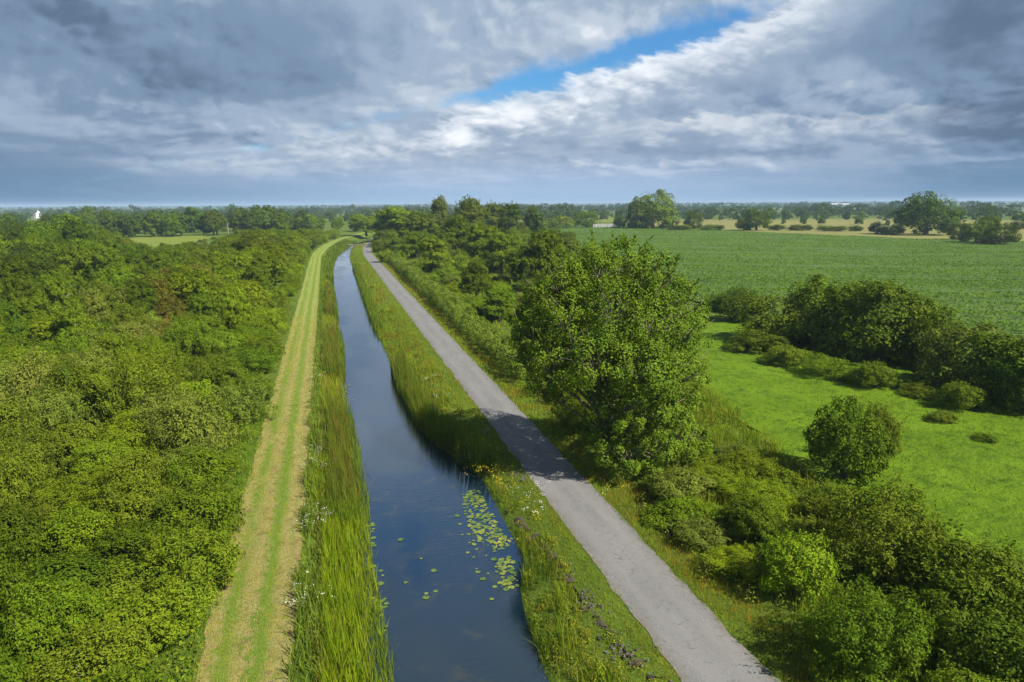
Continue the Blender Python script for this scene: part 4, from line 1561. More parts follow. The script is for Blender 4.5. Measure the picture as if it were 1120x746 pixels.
stuff_blades('tall_reeds', 'tall dark green reeds with brown tops on the left canal margin', [
    dict(pts=(36, 58, 70, lambda y: -0.7 + 0 * y, Lx), h=1.9, w=0.035, lean=0.12, wind=wd),
    dict(pts=(70, 95, 45, lambda y: -0.9 + 0 * y, Lx), h=1.9, w=0.05, lean=0.12, wind=wd),
    dict(pts=(110, 150, 24, lambda y: -0.9 + 0 * y, Lx), h=1.9, w=0.09, lean=0.14, wind=wd),
    dict(pts=(165, 250, 10, lambda y: -0.6 + 0 * y, lambda y: L_EDGE(y) + 0.3), h=1.9, w=0.16, lean=0.14, wind=wd),
    dict(pts=(240, 345, 11, lambda y: -0.6 + 0 * y, lambda y: -0.6 + np.interp(y, [240, 285, 345], [3.0, 5.9, 5.95])), h=1.5, w=0.2, lean=0.18, wind=wd)],
    (0.105, 0.155, 0.032), cat='reeds', seed=3)
stuff_blades('reed_plumes', 'reddish brown flowering plumes above the tall left reeds', [
    dict(pts=(38, 58, 12, lambda y: -0.6 + 0 * y, lambda y: L_EDGE(y) - 0.3), h=2.15, w=0.045, lean=0.12, wind=wd),
    dict(pts=(70, 95, 8, lambda y: -0.8 + 0 * y, lambda y: L_EDGE(y) - 0.2), h=2.1, w=0.07, lean=0.12, wind=wd),
    dict(pts=(110, 150, 5, lambda y: -0.8 + 0 * y, lambda y: L_EDGE(y) - 0.2), h=2.1, w=0.11, lean=0.12, wind=wd)],
    (0.17, 0.105, 0.055), cat='reeds', seed=5)
stuff_blades('bank_herbs', 'grey-green nettles and tall herbs between mown strip and reeds', [
    dict(pts=(10, 60, 60, lambda y: -2.2 + 0.15 * np.sin(y), lambda y: -0.9 + 0.3 * np.sin(y * 0.6)), h=lambda xy, t: 0.7 + 0.35 * lump(xy, 0.9), w=0.06, lean=0.4),
    dict(pts=(60, 240, 18, lambda y: -2.2 + 0 * y, lambda y: -1.0 + 0 * y), h=0.65, w=0.1, lean=0.4)],
    (0.13, 0.185, 0.05), cat='herbs', seed=6)
# right bank
Rm = lambda y: R_EDGE(y) - 0.15
bank_hi = lambda y: 9.6 + 0.35 * np.sin(y * 0.5) + 0 * y
stuff_blades('bank_grass', 'tall mixed green grass on the right canal bank', [
    dict(pts=(10, 45, 75, lambda y: np.maximum(R_EDGE(y) + 0.05, 5.6), bank_hi), h=lambda xy, t: np.clip((0.46 + 0.50 * lump(xy, 1.5)) * np.clip((10.4 - t) / 2.0, 0.3, 1.1), 0.16, 1.1), w=0.032, lean=0.42, wind=(-0.1, 0)),
    dict(pts=(45, 110, 30, lambda y: np.maximum(R_EDGE(y) + 0.1, 5.6), lambda y: 10.4 + 0 * y), h=lambda xy, t: np.clip((0.36 + 0.34 * lump(xy, 1.0)) * np.clip((11.2 - t) / 2.4, 0.25, 1.1), 0.12, 0.9), w=0.06, lean=0.4),
    dict(pts=(110, 300, 9, lambda y: np.maximum(R_EDGE(y) + 0.1, 5.6), lambda y: 10.6 + 0 * y), h=lambda xy, t: np.clip((0.34 + 0.3 * lump(xy, 0.6)) * np.clip((11.2 - t) / 2.4, 0.25, 1.1), 0.12, 0.9), w=0.13, lean=0.4)],
    (0.165, 0.215, 0.032), seed=7)
stuff_blades('bank_dark_grass', 'darker sedge tussocks on the right canal bank', [
    dict(pts=(10, 60, 55, lambda y: np.maximum(R_EDGE(y), 6.6), bank_hi), h=0.8, w=0.03, lean=0.35, mask=lambda xy, t: lump(xy + 31, 0.9) > 0.35)],
    (0.10, 0.145, 0.028), seed=8)
rmask = lambda xy, t: ((xy[:, 1] > 41.5) & (xy[:, 1] < 44.8)) | ((xy[:, 1] > 46.3) & (xy[:, 1] < 73)) | ((xy[:, 1] > 96) & (xy[:, 1] < 200))
stuff_blades('seeding_grass', 'yellow-brown seeding grass in rough patches on the right canal bank', [
    dict(pts=(10, 60, 26, lambda y: np.maximum(R_EDGE(y) + 0.2, 5.8), bank_hi), h=0.75, w=0.022, lean=0.4, mask=lambda xy, t: lump(xy + 17, 1.2) > 0.2),
    dict(pts=(60, 200, 8, lambda y: np.maximum(R_EDGE(y) + 0.5, 6.2), lambda y: 10.4 + 0 * y), h=0.6, w=0.07, lean=0.4, mask=lambda xy, t: lump(xy + 17, 0.6) > 0.1)],
    (0.19, 0.165, 0.05), seed=15)
stuff_blades('rusty_docks', 'rusty brown dock and sorrel stems on the right canal bank', [
    dict(pts=(10, 90, 8, lambda y: np.maximum(R_EDGE(y) + 0.4, 6.0), lambda y: 10.2 + 0 * y), h=0.8, w=0.04, lean=0.2, mask=lambda xy, t: lump(xy + 41, 1.4) > 0.7)],
    (0.15, 0.085, 0.04), cat='herbs', seed=16)
stuff_blades('right_reed_plumes', 'brown tops of the reeds along the right canal bank', [
    dict(pts=(44, 80, 10, Rm, lambda y: np.maximum(R_EDGE(y) + 1.4, 6.0)), h=2.3, w=0.045, lean=0.1, zmin=-1.0, mask=rmask, wind=wd)],
    (0.14, 0.10, 0.05), cat='reeds', seed=17)
stuff_blades('right_reeds', 'dark upright reeds in the shallows of the right bank', [
    dict(pts=(40, 80, 75, Rm, lambda y: np.maximum(R_EDGE(y) + 1.5, 6.0)), h=2.1, w=0.035, lean=0.10, zmin=-1.0, mask=rmask, wind=wd),
    dict(pts=(80, 220, 22, Rm, lambda y: np.maximum(R_EDGE(y) + 1.1, 6.0)), h=1.5, w=0.09, lean=0.14, zmin=-1.0, mask=rmask, wind=wd)],
    (0.105, 0.155, 0.028), cat='reeds', seed=9)
vm = lambda y: PATH_A + 0.06 * np.sin(y * 1.7) + 0.05
stuff_blades('verge_grass', 'short green verge grass between canal bank and tarmac path', [
    dict(pts=(10, 45, 170, lambda y: 9.4 + 0 * y, lambda y: 11.58 + 0.07 * np.sin(y * 2.1) + 0.06 * np.sin(y * 5.3)), h=0.17, w=0.022, lean=0.6, seg=2),
    dict(pts=(45, 120, 60, lambda y: 9.9 + 0 * y, lambda y: 11.5 + 0.05 * np.sin(y * 2.1)), h=0.18, w=0.045, lean=0.6, seg=2),
    dict(pts=(120, 320, 16, lambda y: 10.0 + 0 * y, lambda y: 11.5 + 0 * y), h=0.2, w=0.1, lean=0.6, seg=2),
    dict(pts=(8, 45, 120, lambda y: 14.70 + 0.07 * np.sin(y * 1.9) + 0.06 * np.sin(y * 4.7), lambda y: 18.6 + 0 * y), h=0.24, w=0.024, lean=0.55, seg=2),
    dict(pts=(45, 120, 45, lambda y: 14.8 + 0 * y, lambda y: 17.6 + 0 * y), h=0.26, w=0.05, lean=0.55, seg=2),
    dict(pts=(120, 320, 14, lambda y: 14.8 + 0 * y, lambda y: 17.6 + 0 * y), h=0.26, w=0.11, lean=0.55, seg=2)],
    (0.175, 0.225, 0.028), seed=10)
stuff_blades('dry_grass', 'dry reddish seeding grass along both edges of the path', [
    dict(pts=(8, 60, 70, lambda y: 14.85 + 0 * y, lambda y: 16.9 + 0.5 * np.sin(y * 0.4)), h=0.42, w=0.016, lean=0.35, seg=2, mask=lambda xy, t: lump(xy, 0.8) > -0.3),
    dict(pts=(8, 70, 60, lambda y: 10.9 + 0 * y, lambda y: 11.5 + 0 * y), h=0.26, w=0.016, lean=0.5, seg=2, mask=lambda xy, t: lump(xy + 9, 0.8) > -0.1),
    dict(pts=(60, 220, 12, lambda y: 15.2 + 0 * y, lambda y: 16.6 + 0 * y), h=0.4, w=0.05, lean=0.35, seg=2)],
    (0.26, 0.185, 0.065), seed=12)
TG = np.random.RandomState(55)


def track_green(xy, t):
    """chance that a spot of the mown strip is green regrowth, loosely along two lines"""
    u = (t - TRK_A) / (TRK_B - TRK_A) + 0.07 * lump(xy, 0.7) + 0.03 * lump(xy + 11, 2.3)
    g = 0.85 * np.exp(-((u - 0.24) / 0.07) ** 2) * (0.6 + 0.4 * lump(xy, 0.4)) + 0.95 * np.exp(-((u - 0.62) / 0.085) ** 2)
    g = g + 0.22 + 0.3 * np.clip(lump(xy + 50, 1.3), 0, 1.5)
    return g * TG.uniform(0.35, 1.3, len(t))


stuff_blades('hay_stalks', 'loose straw-coloured cut grass lying on the mown strip', [
    dict(pts=(12, 50, 130, lambda y: TRK_A + 0 * y, lambda y: TRK_B + 0 * y), h=0.16, w=0.018, lean=1.6, seg=2,
         mask=lambda xy, t: track_green(xy, t) < 0.5),
    dict(pts=(50, 110, 35, lambda y: TRK_A + 0 * y, lambda y: TRK_B + 0 * y), h=0.2, w=0.04, lean=1.6, seg=2,
         mask=lambda xy, t: track_green(xy, t) < 0.5)],
    (0.36, 0.31, 0.13), seed=13)
stuff_blades('track_grass', 'fresh green grass lines and regrowth on the mown strip', [
    dict(pts=(12, 60, 110, lambda y: TRK_A + 0 * y, lambda y: TRK_B + 0 * y), h=0.16, w=0.02, lean=0.6, seg=2,
         mask=lambda xy, t: track_green(xy, t) > 0.5),
    dict(pts=(12, 60, 70, lambda y: -7.4 + 0 * y, lambda y: -5.6 + 0.25 * np.sin(y * 0.9)), h=0.4, w=0.028, lean=0.5, seg=2)],
    (0.125, 0.205, 0.025), seed=14)


def poly_blades(name, label, poly, n, h, w, lean, color, seed, cat='grass', mask=None, z=0.0, seg=2):
    r = np.random.RandomState(seed)
    xy = scatter_poly(r, poly, n)
    if mask is not None:
        xy = xy[mask(xy)]
    hh = h(xy) if callable(h) else h
    V, F = blades(r, xy, z, hh, w, lean, (0, 0), seg)
    o = link(name, mesh_np(name, V, F, M['blade']))
    o.color = (color[0] * 1.4, color[1] * 1.35, color[2] * 0.5, 1)
    tag(o, label, cat, None, 'stuff')


SC_NEAR = [(18.2, 5), (18.2, 70), (32, 95), (42, 92), (32, 50), (28.5, 34), (27.5, 24), (36, 0), (24, -5)]
poly_blades('scrub_grass', 'rank green grass and herbs under the scrub right of the path', SC_NEAR, 60000, lambda q: np.clip(0.6 + 0.3 * lump(q, 0.6), 0.2, 1.2), 0.05, 0.5, (0.15, 0.205, 0.038), 21)
poly_blades('scrub_herbs', 'pale flowering herbs standing above the scrub right of the path', SC_NEAR, 9000, 1.05, 0.06, 0.3, (0.20, 0.19, 0.055), 22, mask=lambda q: lump(q + 7, 0.7) > 0.1)
SC_FAR = [(18.2, 66), (18.2, 320), (60, 390), (110, 390), (92, 270), (66, 150), (56, 112), (42, 92)]
poly_blades('rough_grass', 'rough light green grass in the scrub behind the roadside hedge', SC_FAR, 45000, 0.7, 0.16, 0.5, (0.17, 0.22, 0.04), 23)
poly_blades('thicket_grass', 'rank grass between the bushes of the left thicket', [(-7, 14), (-7, 110), (-60, 120), (-14, 22)], 30000, 0.8, 0.07, 0.5, (0.12, 0.17, 0.034), 24)
PAST_IN = [(41, 88), (31.5, 47), (28.6, 33), (29, 24), (40, -15), (95, -15), (63, 36), (59, 60), (58, 88)]
poly_blades('pasture_tufts', 'grazed grass tufts over the bright green pasture', PAST_IN, 34000, lambda q: np.clip(0.10 + 0.05 * lump(q, 0.5), 0.05, 0.25), 0.045, 0.8, (0.122, 0.172, 0.010), 25, z=0.15)
poly_blades('pasture_rank_tufts', 'darker rank grass tufts dotted over the pasture', PAST_IN, 40000, 0.22, 0.05, 0.6, (0.055, 0.098, 0.012), 26, mask=lambda q: lump(q + 3, 1.6) > 0.85, z=0.14)


def undergrowth(name, label, pts, rad, hgt, leaf, per, color, seed, zf=None):
    """low leafy cover: many overlapping mounds of leaves"""
    r = np.random.RandomState(seed)
    n = len(pts)
    rr = rad * r.uniform(0.6, 1.4, n)
    hh = hgt * r.uniform(0.5, 1.4, n)
    k = np.repeat(np.arange(n), per)
    d = sphere_dirs(r, len(k))
    d[:, 2] = np.abs(d[:, 2])
    q = r.uniform(0.55, 1.05, len(k))[:, None]
    z0 = np.zeros(n) if zf is None else zf(pts)
    p = np.stack((pts[k, 0], pts[k, 1], z0[k]), 1) + d * q * np.stack((rr[k], rr[k], hh[k]), 1)
    nr = unit(d * 0.7 + np.array((0, 0, 0.4)) + r.normal(size=d.shape) * 0.4)
    V, F = leaf_quads(r, p, nr, leaf, leaf * 0.62)
    o = link(name, mesh_np(name, V, F, M['leaf']))
    o.color = (color[0] * 1.2, color[1] * 1.1, color[2] * 0.45, 1)
    tag(o, label, 'undergrowth', None, 'stuff')


rq = np.random.RandomState(97)
NEARB = [(15.9, 6), (16.0, 62), (19, 66), (32, 95), (42, 92), (32, 50), (28.5, 34), (27.5, 24), (36, 0), (24, -5)]
undergrowth('undergrowth', 'fresh green nettles and brambles right of the path', scatter_poly(rq, NEARB, 900), 0.6, 0.85, 0.13, 75, (0.145, 0.215, 0.030), 1)
undergrowth('undergrowth', 'grey-green meadowsweet and herbs right of the path', scatter_poly(rq, NEARB, 420), 0.5, 1.0, 0.11, 75, (0.145, 0.185, 0.060), 2)
undergrowth('undergrowth', 'light green scrub cover behind the roadside hedge', scatter_poly(rq, SC_FAR, 2300), 1.0, 1.0, 0.25, 42, (0.150, 0.215, 0.034), 3)
undergrowth('undergrowth', 'green brambles between the bushes of the left thicket', scatter_poly(rq, [(-6.1, 14), (-6.6, 130), (-62, 130), (-14, 22)], 2100), 0.9, 1.2, 0.17, 60, (0.125, 0.180, 0.028), 4)
bx_, bt_ = strip_points(rq, 12, 120, 0.9, lambda y: np.maximum(R_EDGE(y) + 0.3, 5.8), lambda y: 10.2 + 0 * y)
undergrowth('bank_herbs', 'leafy herbs among the grass of the right canal bank', bx_, 0.32, 0.5, 0.11, 48, (0.150, 0.215, 0.034), 5, lambda q: land_h(q[:, 0] - bend(q[:, 1]), q[:, 1]))
bx_, bt_ = strip_points(rq, 12, 90, 0.9, lambda y: np.maximum(R_EDGE(y) + 0.3, 5.8), lambda y: 10.6 + 0 * y)
undergrowth('bank_herbs', 'yellowish seeding herbs on the right canal bank', bx_, 0.28, 0.45, 0.09, 40, (0.235, 0.235, 0.050), 6, lambda q: land_h(q[:, 0] - bend(q[:, 1]), q[:, 1]))
bx_, bt_ = strip_points(rq, 12, 70, 1.2, lambda y: -2.3 + 0 * y, lambda y: -1.1 + 0 * y)
undergrowth('bank_herbs', 'grey-green herbs at the edge of the mown strip', bx_, 0.35, 0.75, 0.10, 60, (0.130, 0.190, 0.055), 7, lambda q: land_h(q[:, 0], q[:, 1]))


def crop_plants():
    r = np.random.RandomState(61)
    q = scatter_poly(r, CROP, 620000)
    d = q[:, 0] * SY + q[:, 1] * CY
    q = q[(r.uniform(size=len(q)) < np.clip(130 / np.maximum(d, 1), 0.15, 1)) & (q[:, 1] > 20)]
    # settle on the drill rows
    ca, sa = math.cos(R(28)), math.sin(R(28))
    u, v = q[:, 0] * ca - q[:, 1] * sa, q[:, 0] * sa + q[:, 1] * ca
    v = np.round(v / 1.1) * 1.1 + r.normal(size=len(v)) * 0.15
    v0 = v
    q = np.stack((u * ca + v * sa, -u * sa + v * ca), 1)
    row = np.round(v / 1.1).astype(int)
    rr_ = np.random.RandomState(3).uniform(size=4000)
    rough = np.convolve(rr_, np.ones(3) / 3, 'same')[np.abs(row) % 4000]
    hi = 0.22 + 0.75 * np.clip(rough + 0.25 * lump(q, 0.06) - 0.15, 0, 1)
    ok = (np.abs(row) % 22 > 1) & (r.uniform(size=len(q)) < 0.45 + rough)
    q, hi = q[ok], hi[ok]
    n = len(q)
    p = np.stack((q[:, 0], q[:, 1], hi * r.uniform(0.6, 1.1, n)), 1)
    nr = unit(np.stack((r.normal(size=n) * 0.5, r.normal(size=n) * 0.5, np.ones(n)), 1))
    V, F = leaf_quads(r, p, nr, 0.42, 0.28, droop=0.15)
    o = link('crop_plants', mesh_np('crop_plants', V, F, foliage_mat('crop_leaf', base=(0.135, 0.240, 0.014), scale=0.05, gloss=0.06, rough=0.6, var=0.25)))
    tag(o, 'rows of leafy beet plants covering the big field', 'crop', None, 'stuff')


crop_plants()


def flower_set(name, label, polyfn, n, z0, size, mat, seed, per=7):
    r = np.random.RandomState(seed)
    q = polyfn(r, n)
    P_, N_ = [], []
    for x, y in q:
        k = r.randint(3, per + 3)
        h = z0 * r.uniform(0.7, 1.2)
        P_.append(np.stack((x + r.normal(size=k) * 0.09, y + r.normal(size=k) * 0.09, h + r.normal(size=k) * 0.04), 1))
        N_.append(unit(np.stack((r.normal(size=k) * 0.4, r.normal(size=k) * 0.4, np.ones(k)), 1)))
    V, F = leaf_quads(r, np.concatenate(P_), np.concatenate(N_), size, size * 0.8)
    o = link(name, mesh_np(name, V, F, mat))
    tag(o, label, 'flowers', None, 'stuff')


def clusters(cs, sd):
    return lambda r, n: np.concatenate([np.array(c) + r.normal(size=(max(1, n // len(cs)), 2)) * sd for c in cs])


flower_set('yellow_flowers', 'yellow ragwort flowers on the right canal bank and verge',
           clusters([P(553, 600), P(538, 522), P(548, 535), P(663, 541), P(560, 500), P(455, 352), P(520, 520), P(478, 330), P(450, 395)], 0.45), 80, 0.6, 0.06, M['yellow_petal'], 31)
flower_set('white_flowers', 'white umbel flowers among the grass of the right canal bank',
           clusters([P(584, 560), P(578, 570), P(520, 498), P(527, 507), P(590, 545), P(573, 540), P(480, 440), P(465, 420), P(540, 480)], 0.5), 60, 0.65, 0.055, M['white_petal'], 32)
flower_set('meadowsweet', 'creamy white flower heads in the herbs left of the reeds',
           clusters([P(338, 665), P(340, 672), P(335, 590), P(345, 575), P(338, 520), P(345, 505), P(347, 420)], 0.5), 75, 0.95, 0.05, M['white_petal'], 33)


def rubble():
    r = np.random.RandomState(71)
    ln = [P(565, 560), P(600, 600), P(640, 660), P(672, 700), P(720, 750)]
    sp = []
    for i in range(130):
        k = r.randint(len(ln) - 1)
        f = r.uniform()
        sp.append(ln[k] * (1 - f) + ln[k + 1] * f + r.normal(size=2) * np.array((0.3, 0.5)))
    for c in (P(571, 524), P(567, 518), P(640, 650), P(648, 664), P(676, 712)):
        for i in range(36):
            sp.append(np.array(c) + r.normal(size=2) * 0.32)
    parts = []
    for x, y in sp:
        s = r.uniform(0.025, 0.085)
        v, f = box((0, 0, 0), (1, 1, 1))
        v = v * s * r.uniform(0.6, 1.3, 3) * (1 + r.normal(size=v.shape) * 0.22)
        z = float(land_h(np.array(x), y)) + s * 0.1 + r.uniform(0, 0.12)
        parts.append((v + np.array((x, y, z)), f))
    V, F = join(parts)
    o = link('rubble', mesh_np('rubble', V, F, M['stone']))
    tag(o, 'line of grey stones and spoil on the right canal bank', 'rubble', None, 'stuff')
    # turned earth under the stones
    V, F = [], []
    n = 60
    for i in range(n):
        f = i / (n - 1) * (len(ln) - 1)
        k = min(int(f), len(ln) - 2)
        c = ln[k] * (1 - f + k) + ln[k + 1] * (f - k)
        w = 0.16 + 0.14 * math.sin(i * 0.9) + r.uniform(-0.1, 0.1)
        for s in (-1, -0.4, 0.4, 1):
            x = c[0] + s * w
            V.append((x, c[1], float(land_h(np.array(x), c[1])) + (0.10 if abs(s) < 0.5 else -0.02) + r.uniform(-0.02, 0.03)))
    for i in range(n - 1):
        if math.sin(i * 0.55) + math.sin(i * 1.7 + 1) < -0.1:
            continue
        for j in range(3):
            F.append((i * 4 + j, i * 4 + j + 1, i * 4 + 5 + j, i * 4 + 4 + j))
    o = link('bare_earth', mesh_np('bare_earth', np.array(V), np.array(F), simple_mat('earth', (0.045, 0.040, 0.022), (0.10, 0.088, 0.055), 9, 0.95, 0.8), smooth=True))
    tag(o, kind='structure')


rubble()

# ------------------------------------------------------------------ water lilies
def lilies():
    r = np.random.RandomState(81)
    n = 16
    V = [(0, 0, 0.0)]
    for i in range(n):
        a = 0.28 + (2 * PI - 0.56) * i / (n - 1)
        V.append((math.cos(a) * 0.5, math.sin(a) * 0.5, 0.012 + 0.02 * math.sin(a * 3)))
    V2 = [(x * 1.12, y * 1.12, z + 0.004) for x, y, z in V[1:]]
    V += V2
    F = [(0, i, i + 1, i + 1) for i in range(1, n)]
    F = [(1 + i, 1 + n + i, 2 + n + i, 2 + i) for i in range(n - 1)]
    me = bpy.data.meshes.new('lily_pad')
    me.from_pydata(V, [], F + [(0, i, i + 1) for i in range(1, n)])
    m, t, out = mat_new('lily_leaf')
    oi = t.node('ShaderNodeObjectInfo')
    c = t.mix(oi.outputs['Random'], (0.075, 0.14, 0.02), (0.23, 0.26, 0.04))
    pr = t.node('ShaderNodeBsdfPrincipled')
    t.l.new(c, pr.inputs['Base Color'])
    pr.inputs['Roughness'].default_value = 0.35
    t.l.new(pr.outputs[0], out.inputs[0])
    me.materials.append(m)
    spots = []

    def ok(x, y, s):
        return all((x - a) ** 2 + (y - b) ** 2 > ((s + c) * 0.37) ** 2 for a, b, c in spots) and L_EDGE(y) < x < R_EDGE(y) + 0.1

    def fill(poly, n_, lab, grp):
        k = 0
        tries = 0
        pp = poly_px(poly, WATER_Z)
        while k < n_ and tries < 4000:
            tries += 1
            x, y = scatter_poly(r, pp, 1)[0]
            s = r.uniform(0.12, 0.30) * (1.0 if r.uniform() < 0.8 else 0.6)
            if not ok(x, y, s):
                continue
            spots.append((x, y, s))
            k += 1
            o = link('lily_pad', me, None, (x, y, WATER_Z + 0.012 + 0.002 * (k % 5)))
            o.scale = (s, s, s)
            o.rotation_euler = (0, 0, r.uniform(0, 6.28))
            tag(o, lab, 'lily pad', grp)
    fill([(505, 540), (522, 535), (545, 575), (556, 598), (540, 604), (520, 590), (508, 565)], 190, 'round lily pad in the dense raft by the right bank', 'lily pads of the right bank raft')
    fill([(538, 612), (560, 608), (566, 646), (548, 645)], 45, 'yellowish lily pad in the lower raft against the right bank', 'lily pads of the lower raft')
    fill([(500, 560), (530, 600), (552, 660), (535, 660), (508, 600), (490, 560)], 18, 'single lily pad drifting off the right bank rafts', 'drifting lily pads off the right bank')
    fill([(398, 570), (408, 570), (412, 610), (424, 650), (422, 690), (412, 690), (400, 620)], 34, 'lily pad along the left reeds', 'lily pads along the left reeds')
    fill([(430, 560), (480, 600), (480, 660), (440, 650)], 7, 'small lily pad alone on the open water', 'lone lily pads on open water')
    fill([(376, 420), (384, 420), (396, 540), (390, 540)], 16, 'small lily pad beside the tall left reeds', 'lily pads beside the tall reeds')
    fill([(424, 395), (432, 395), (470, 470), (460, 472)], 10, 'lily pad by the far right reeds', 'lily pads by the far right reeds')


lilies()

# ------------------------------------------------------------------ built things
def dead_tree():
    r = np.random.RandomState(91)
    x, y = P(72, 372)
    h = top_z(x, y, 318)
    e = link('dead_tree', None, None, (x, y, 0))
    tag(e, 'ivy-clad dead trunk with forked pale branches in the left thicket', 'tree')
    V, F = tube([(0, 0, -0.2), (0.05, 0, h * 0.4), (0, 0.1, h * 0.8), (0.1, 0, h * 0.9)], [0.35, 0.3, 0.2, 0.12], 8)
    link('trunk', mesh_np('dead_trunk', V, F, M['bark_pale']), e)
    for a, l, z in ((-2.4, 1.2, 0.84), (0.2, 1.3, 0.86), (1.4, 1.0, 0.8), (-1.2, 0.9, 0.75)):
        ca, sa = math.cos(a), math.sin(a)
        V, F = join([tube([(0, 0, h * z), (ca * l * 0.5, sa * l * 0.5, h * z + 0.5), (ca * l * 0.7, sa * l * 0.7, h * z + 1.6)], [0.09, 0.06, 0.02], 5),
                     tube([(ca * l * 0.5, sa * l * 0.5, h * z + 0.5), (ca * l, sa * l, h * z + 0.9)], [0.06, 0.02], 4)])
        link('branch', mesh_np('dead_branch', V, F, M['bark_pale']), e)
    p, n = clump_leaves(r, [((0, 0, h * q), (0.7, 0.7, h * 0.12)) for q in (0.15, 0.32, 0.48, 0.64, 0.78)], 16, 40, 0, 0, csize=0.4)
    V, F = leaf_quads(r, p, n, 0.16, 0.13)
    o = link('ivy', mesh_np('ivy', V, F, M['leaf']), e)
    o.color = (*C_['lime'], 1)
    # a bare grey bush next to it
    x, y = P(52, 362)
    parts = []
    for i in range(46):
        d = sphere_dirs(r, 1)[0]
        d[2] = abs(d[2]) + 0.5
        d /= np.linalg.norm(d)
        L = r.uniform(3.0, 4.6)
        k = d * L * 0.5 + r.normal(size=3) * 0.2
        parts.append(tube([(0, 0, 0), k, d * L + r.normal(size=3) * 0.3], [0.05, 0.035, 0.012], 4))
    V, F = join(parts)
    o = link('bare_bush', mesh_np('bare_bush', V, F, M['bark_pale']), None, (x, y, 0))
    tag(o, 'leafless grey bush left of the ivy-clad dead trunk', 'bush')


dead_tree()


def house(px, py, w, d, h, rz, label):
    x, y = P(px, py)
    e = link('farmhouse', None, None, (x, y, 0))
    e.rotation_euler = (0, 0, rz)
    tag(e, label, 'house')
    b = box((0, 0, h / 2), (w, d, h))
    gable = []
    Vg = np.array([(-w / 2, -d / 2, h), (w / 2, -d / 2, h), (w / 2, d / 2, h), (-w / 2, d / 2, h), (-w / 2, 0, h + d * 0.42), (w / 2, 0, h + d * 0.42)])
    Fg = np.array([(0, 4, 3, 3), (1, 2, 5, 5)])
    me = bpy.data.meshes.new('house_wall')
    V = np.concatenate((b[0], Vg))
    me.from_pydata([tuple(v) for v in V], [], [tuple(f) for f in b[1]] + [(8, 12, 11), (9, 10, 13)])
    me.materials.append(M['white'])
    link('wall', me, e)
    rv = np.array([(-w / 2 - 0.3, -d / 2 - 0.3, h - 0.1), (w / 2 + 0.3, -d / 2 - 0.3, h - 0.1), (w / 2 + 0.3, 0, h + d * 0.42 + 0.12), (-w / 2 - 0.3, 0, h + d * 0.42 + 0.12),
                   (-w / 2 - 0.3, d / 2 + 0.3, h - 0.1), (w / 2 + 0.3, d / 2 + 0.3, h - 0.1)])
    link('roof', mesh_np('house_roof', rv, np.array([(0, 1, 2, 3), (3, 2, 5, 4)]), M['slate']), e)
    V, F = box((w * 0.38, 0, h + d * 0.42 + 0.5), (0.9, 0.7, 1.4))
    link('chimney', mesh_np('chimney', V, F, M['white']), e)
    for k in (-0.3, 0.3):
        V, F = box((w * k, -d / 2 - 0.02, h * 0.6), (1.3, 0.1, 1.4))
        link('window', mesh_np('house_window', V, F, M['dark_glass']), e)
    V, F = box((0, -d / 2 - 0.02, 1.05), (1.1, 0.1, 2.1))
    link('door', mesh_np('house_door', V, F, M['timber']), e)


house(38, 239, 13, 8, 7.5, R(-35), 'white farmhouse among the trees near the left horizon')


def shed(px, py, w, d, h, rz, label, mat='steel'):
    x, y = P(px, py)
    e = link('farm_shed', None, None, (x, y, 0))
    e.rotation_euler = (0, 0, rz)
    tag(e, label, 'shed')
    V, F = box((0, 0, h / 2), (w, d, h))
    link('wall', mesh_np('shed_wall', V, F, M[mat]), e)
    n = 8
    V, F = [], []
    for i in range(n + 1):
        a = PI * i / n
        for s in (-1, 1):
            V.append((s * (w / 2 + 0.4), -math.cos(a) * (d / 2 + 0.4), h - 0.2 + math.sin(a) * d * 0.22))
    for i in range(n):
        F.append((2 * i, 2 * i + 1, 2 * i + 3, 2 * i + 2))
    link('roof', mesh_np('shed_roof', np.array(V), np.array(F), M['steel'], smooth=True), e)
    V, F = box((0, -d / 2 - 0.03, h * 0.4), (w * 0.25, 0.1, h * 0.8))
    link('door', mesh_np('shed_door', V, F, M['timber']), e)


shed(917, 227.5, 44, 16, 8.5, R(-25), 'pale-roofed farm shed on the right among far hedgerows')
shed(393, 226.5, 40, 14, 8, R(-10), 'pale farm shed beyond the trees above the path end')


def pen():
    x, y = P(660, 249)
    e = link('rail_pen', None, None, (x, y, 0))
    e.rotation_euler = (0, 0, -YAW + R(4))
    tag(e, 'white rail cattle pen at the far edge of the crop field', 'pen')
    w, d, h = 17.0, 8.0, 2.6
    for i in range(9):
        for s in (-1, 1):
            V, F = box((-w / 2 + w * i / 8, s * d / 2, h / 2), (0.28, 0.28, h))
            link('post', mesh_np('pen_post', V, F, M['white']), e)
    for s in (-1, 1):
        for z in (0.8, 1.6, 2.4):
            V, F = box((0, s * (d / 2 + 0.2), z), (w, 0.1, 0.3))
            link('rail', mesh_np('pen_rail', V, F, M['white']), e)
    for s in (-1, 1):
        for z in (0.8, 1.6, 2.4):
            V, F = box((s * (w / 2 + 0.2), 0, z), (0.1, d - 0.3, 0.3))
            link('rail', mesh_np('pen_rail', V, F, M['white']), e)
    V, F = box((1.5, 0.8, 3.5), (8.5, 5.5, 0.25))
    link('shelter_roof', mesh_np('pen_roof', V, F, M['slate']), e)
    for i in (-1, 1):
        for j in (-1, 1):
            V, F = box((1.5 + i * 4, 0.8 + j * 2.5, 1.7), (0.25, 0.25, 3.38))
            link('shelter_post', mesh_np('shelter_post', V, F, M['timber']), e)


pen()


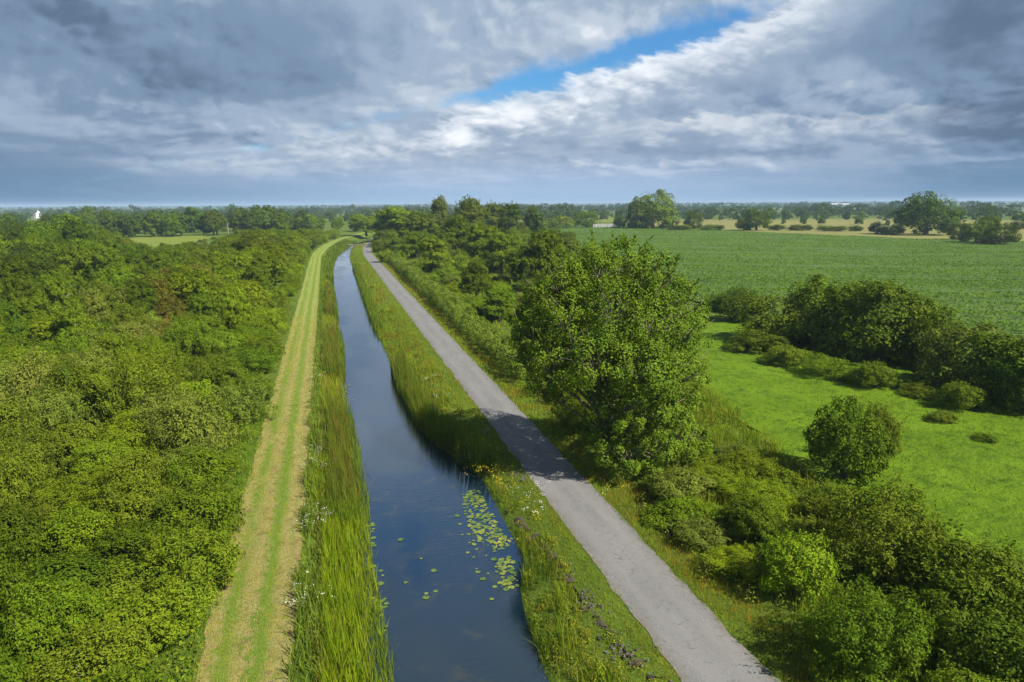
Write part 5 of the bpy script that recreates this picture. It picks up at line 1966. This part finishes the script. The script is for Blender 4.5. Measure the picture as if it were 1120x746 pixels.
def pole(px, py, top, label):
    x, y = P(px, py)
    h = top_z(x, y, top)
    e = link('utility_pole', None, None, (x, y, 0))
    tag(e, label, 'pole')
    V, F = tube([(0, 0, -0.2), (0, 0, h * 0.5), (0, 0, h)], [0.32, 0.28, 0.22], 8)
    link('post', mesh_np('pole_post', V, F, M['bark_pale']), e)
    V, F = box((0, 0, h - 0.5), (2.0, 0.16, 0.16), -YAW)
    link('crossarm', mesh_np('pole_arm', V, F, M['bark_pale']), e)


pole(249, 262, 243, 'pale utility pole in front of the dark belt behind the left meadow')


def barrier():
    x, y = P(395, 270)
    e = link('path_barrier', None, None, (x, y, 0))
    tag(e, 'low timber barrier across the far end of the tarmac path', 'barrier')
    for s in (-3.0, -1.0, 1.0, 3.0):
        V, F = box((s, 0, 0.6), (0.22, 0.22, 1.2))
        link('post', mesh_np('barrier_post', V, F, M['timber']), e)
    for z in (0.55, 1.0):
        V, F = box((0, -0.16, z), (6.6, 0.08, 0.22))
        link('rail', mesh_np('barrier_rail', V, F, M['timber']), e)
    x, y = P(386, 268)
    e = link('canal_jetty', None, None, (x, y, 0))
    tag(e, 'pale plank jetty on the canal bank beside the path barrier', 'jetty')
    V, F = box((0, 0, 0.15), (5.0, 3.0, 0.16))
    link('deck', mesh_np('jetty_deck', V, F, M['bark_pale']), e)
    for s in (-1, 1):
        V, F = box((s * 2.2, -1.4, -0.55), (0.2, 0.2, 1.2))
        link('post', mesh_np('jetty_post', V, F, M['timber']), e)
    V, F = box((1.6, 0, 1.0), (0.25, 0.25, 1.5))
    link('mooring_post', mesh_np('mooring_post', V, F, M['timber']), e)


barrier()

# ------------------------------------------------------------------ air
def haze():
    V, F = box((0, 0, 0), (1, 1, 1))
    me = mesh_np('haze', V, F, bpy.data.materials.new('haze_air'))
    m = me.materials[0]
    m.use_nodes = True
    t = NT(m.node_tree)
    t.n.clear()
    out = t.node('ShaderNodeOutputMaterial')
    pv = t.node('ShaderNodeVolumePrincipled')
    pv.inputs['Color'].default_value = (0.55, 0.76, 1.0, 1)
    pv.inputs['Density'].default_value = 0.00016
    pv.inputs['Anisotropy'].default_value = 0.0
    t.l.new(pv.outputs[0], out.inputs['Volume'])
    o = link('haze', me)
    o.location = (0, 8000, 18.5)
    o.scale = (54000, 46000, 42)
    tag(o, kind='stuff')


haze()
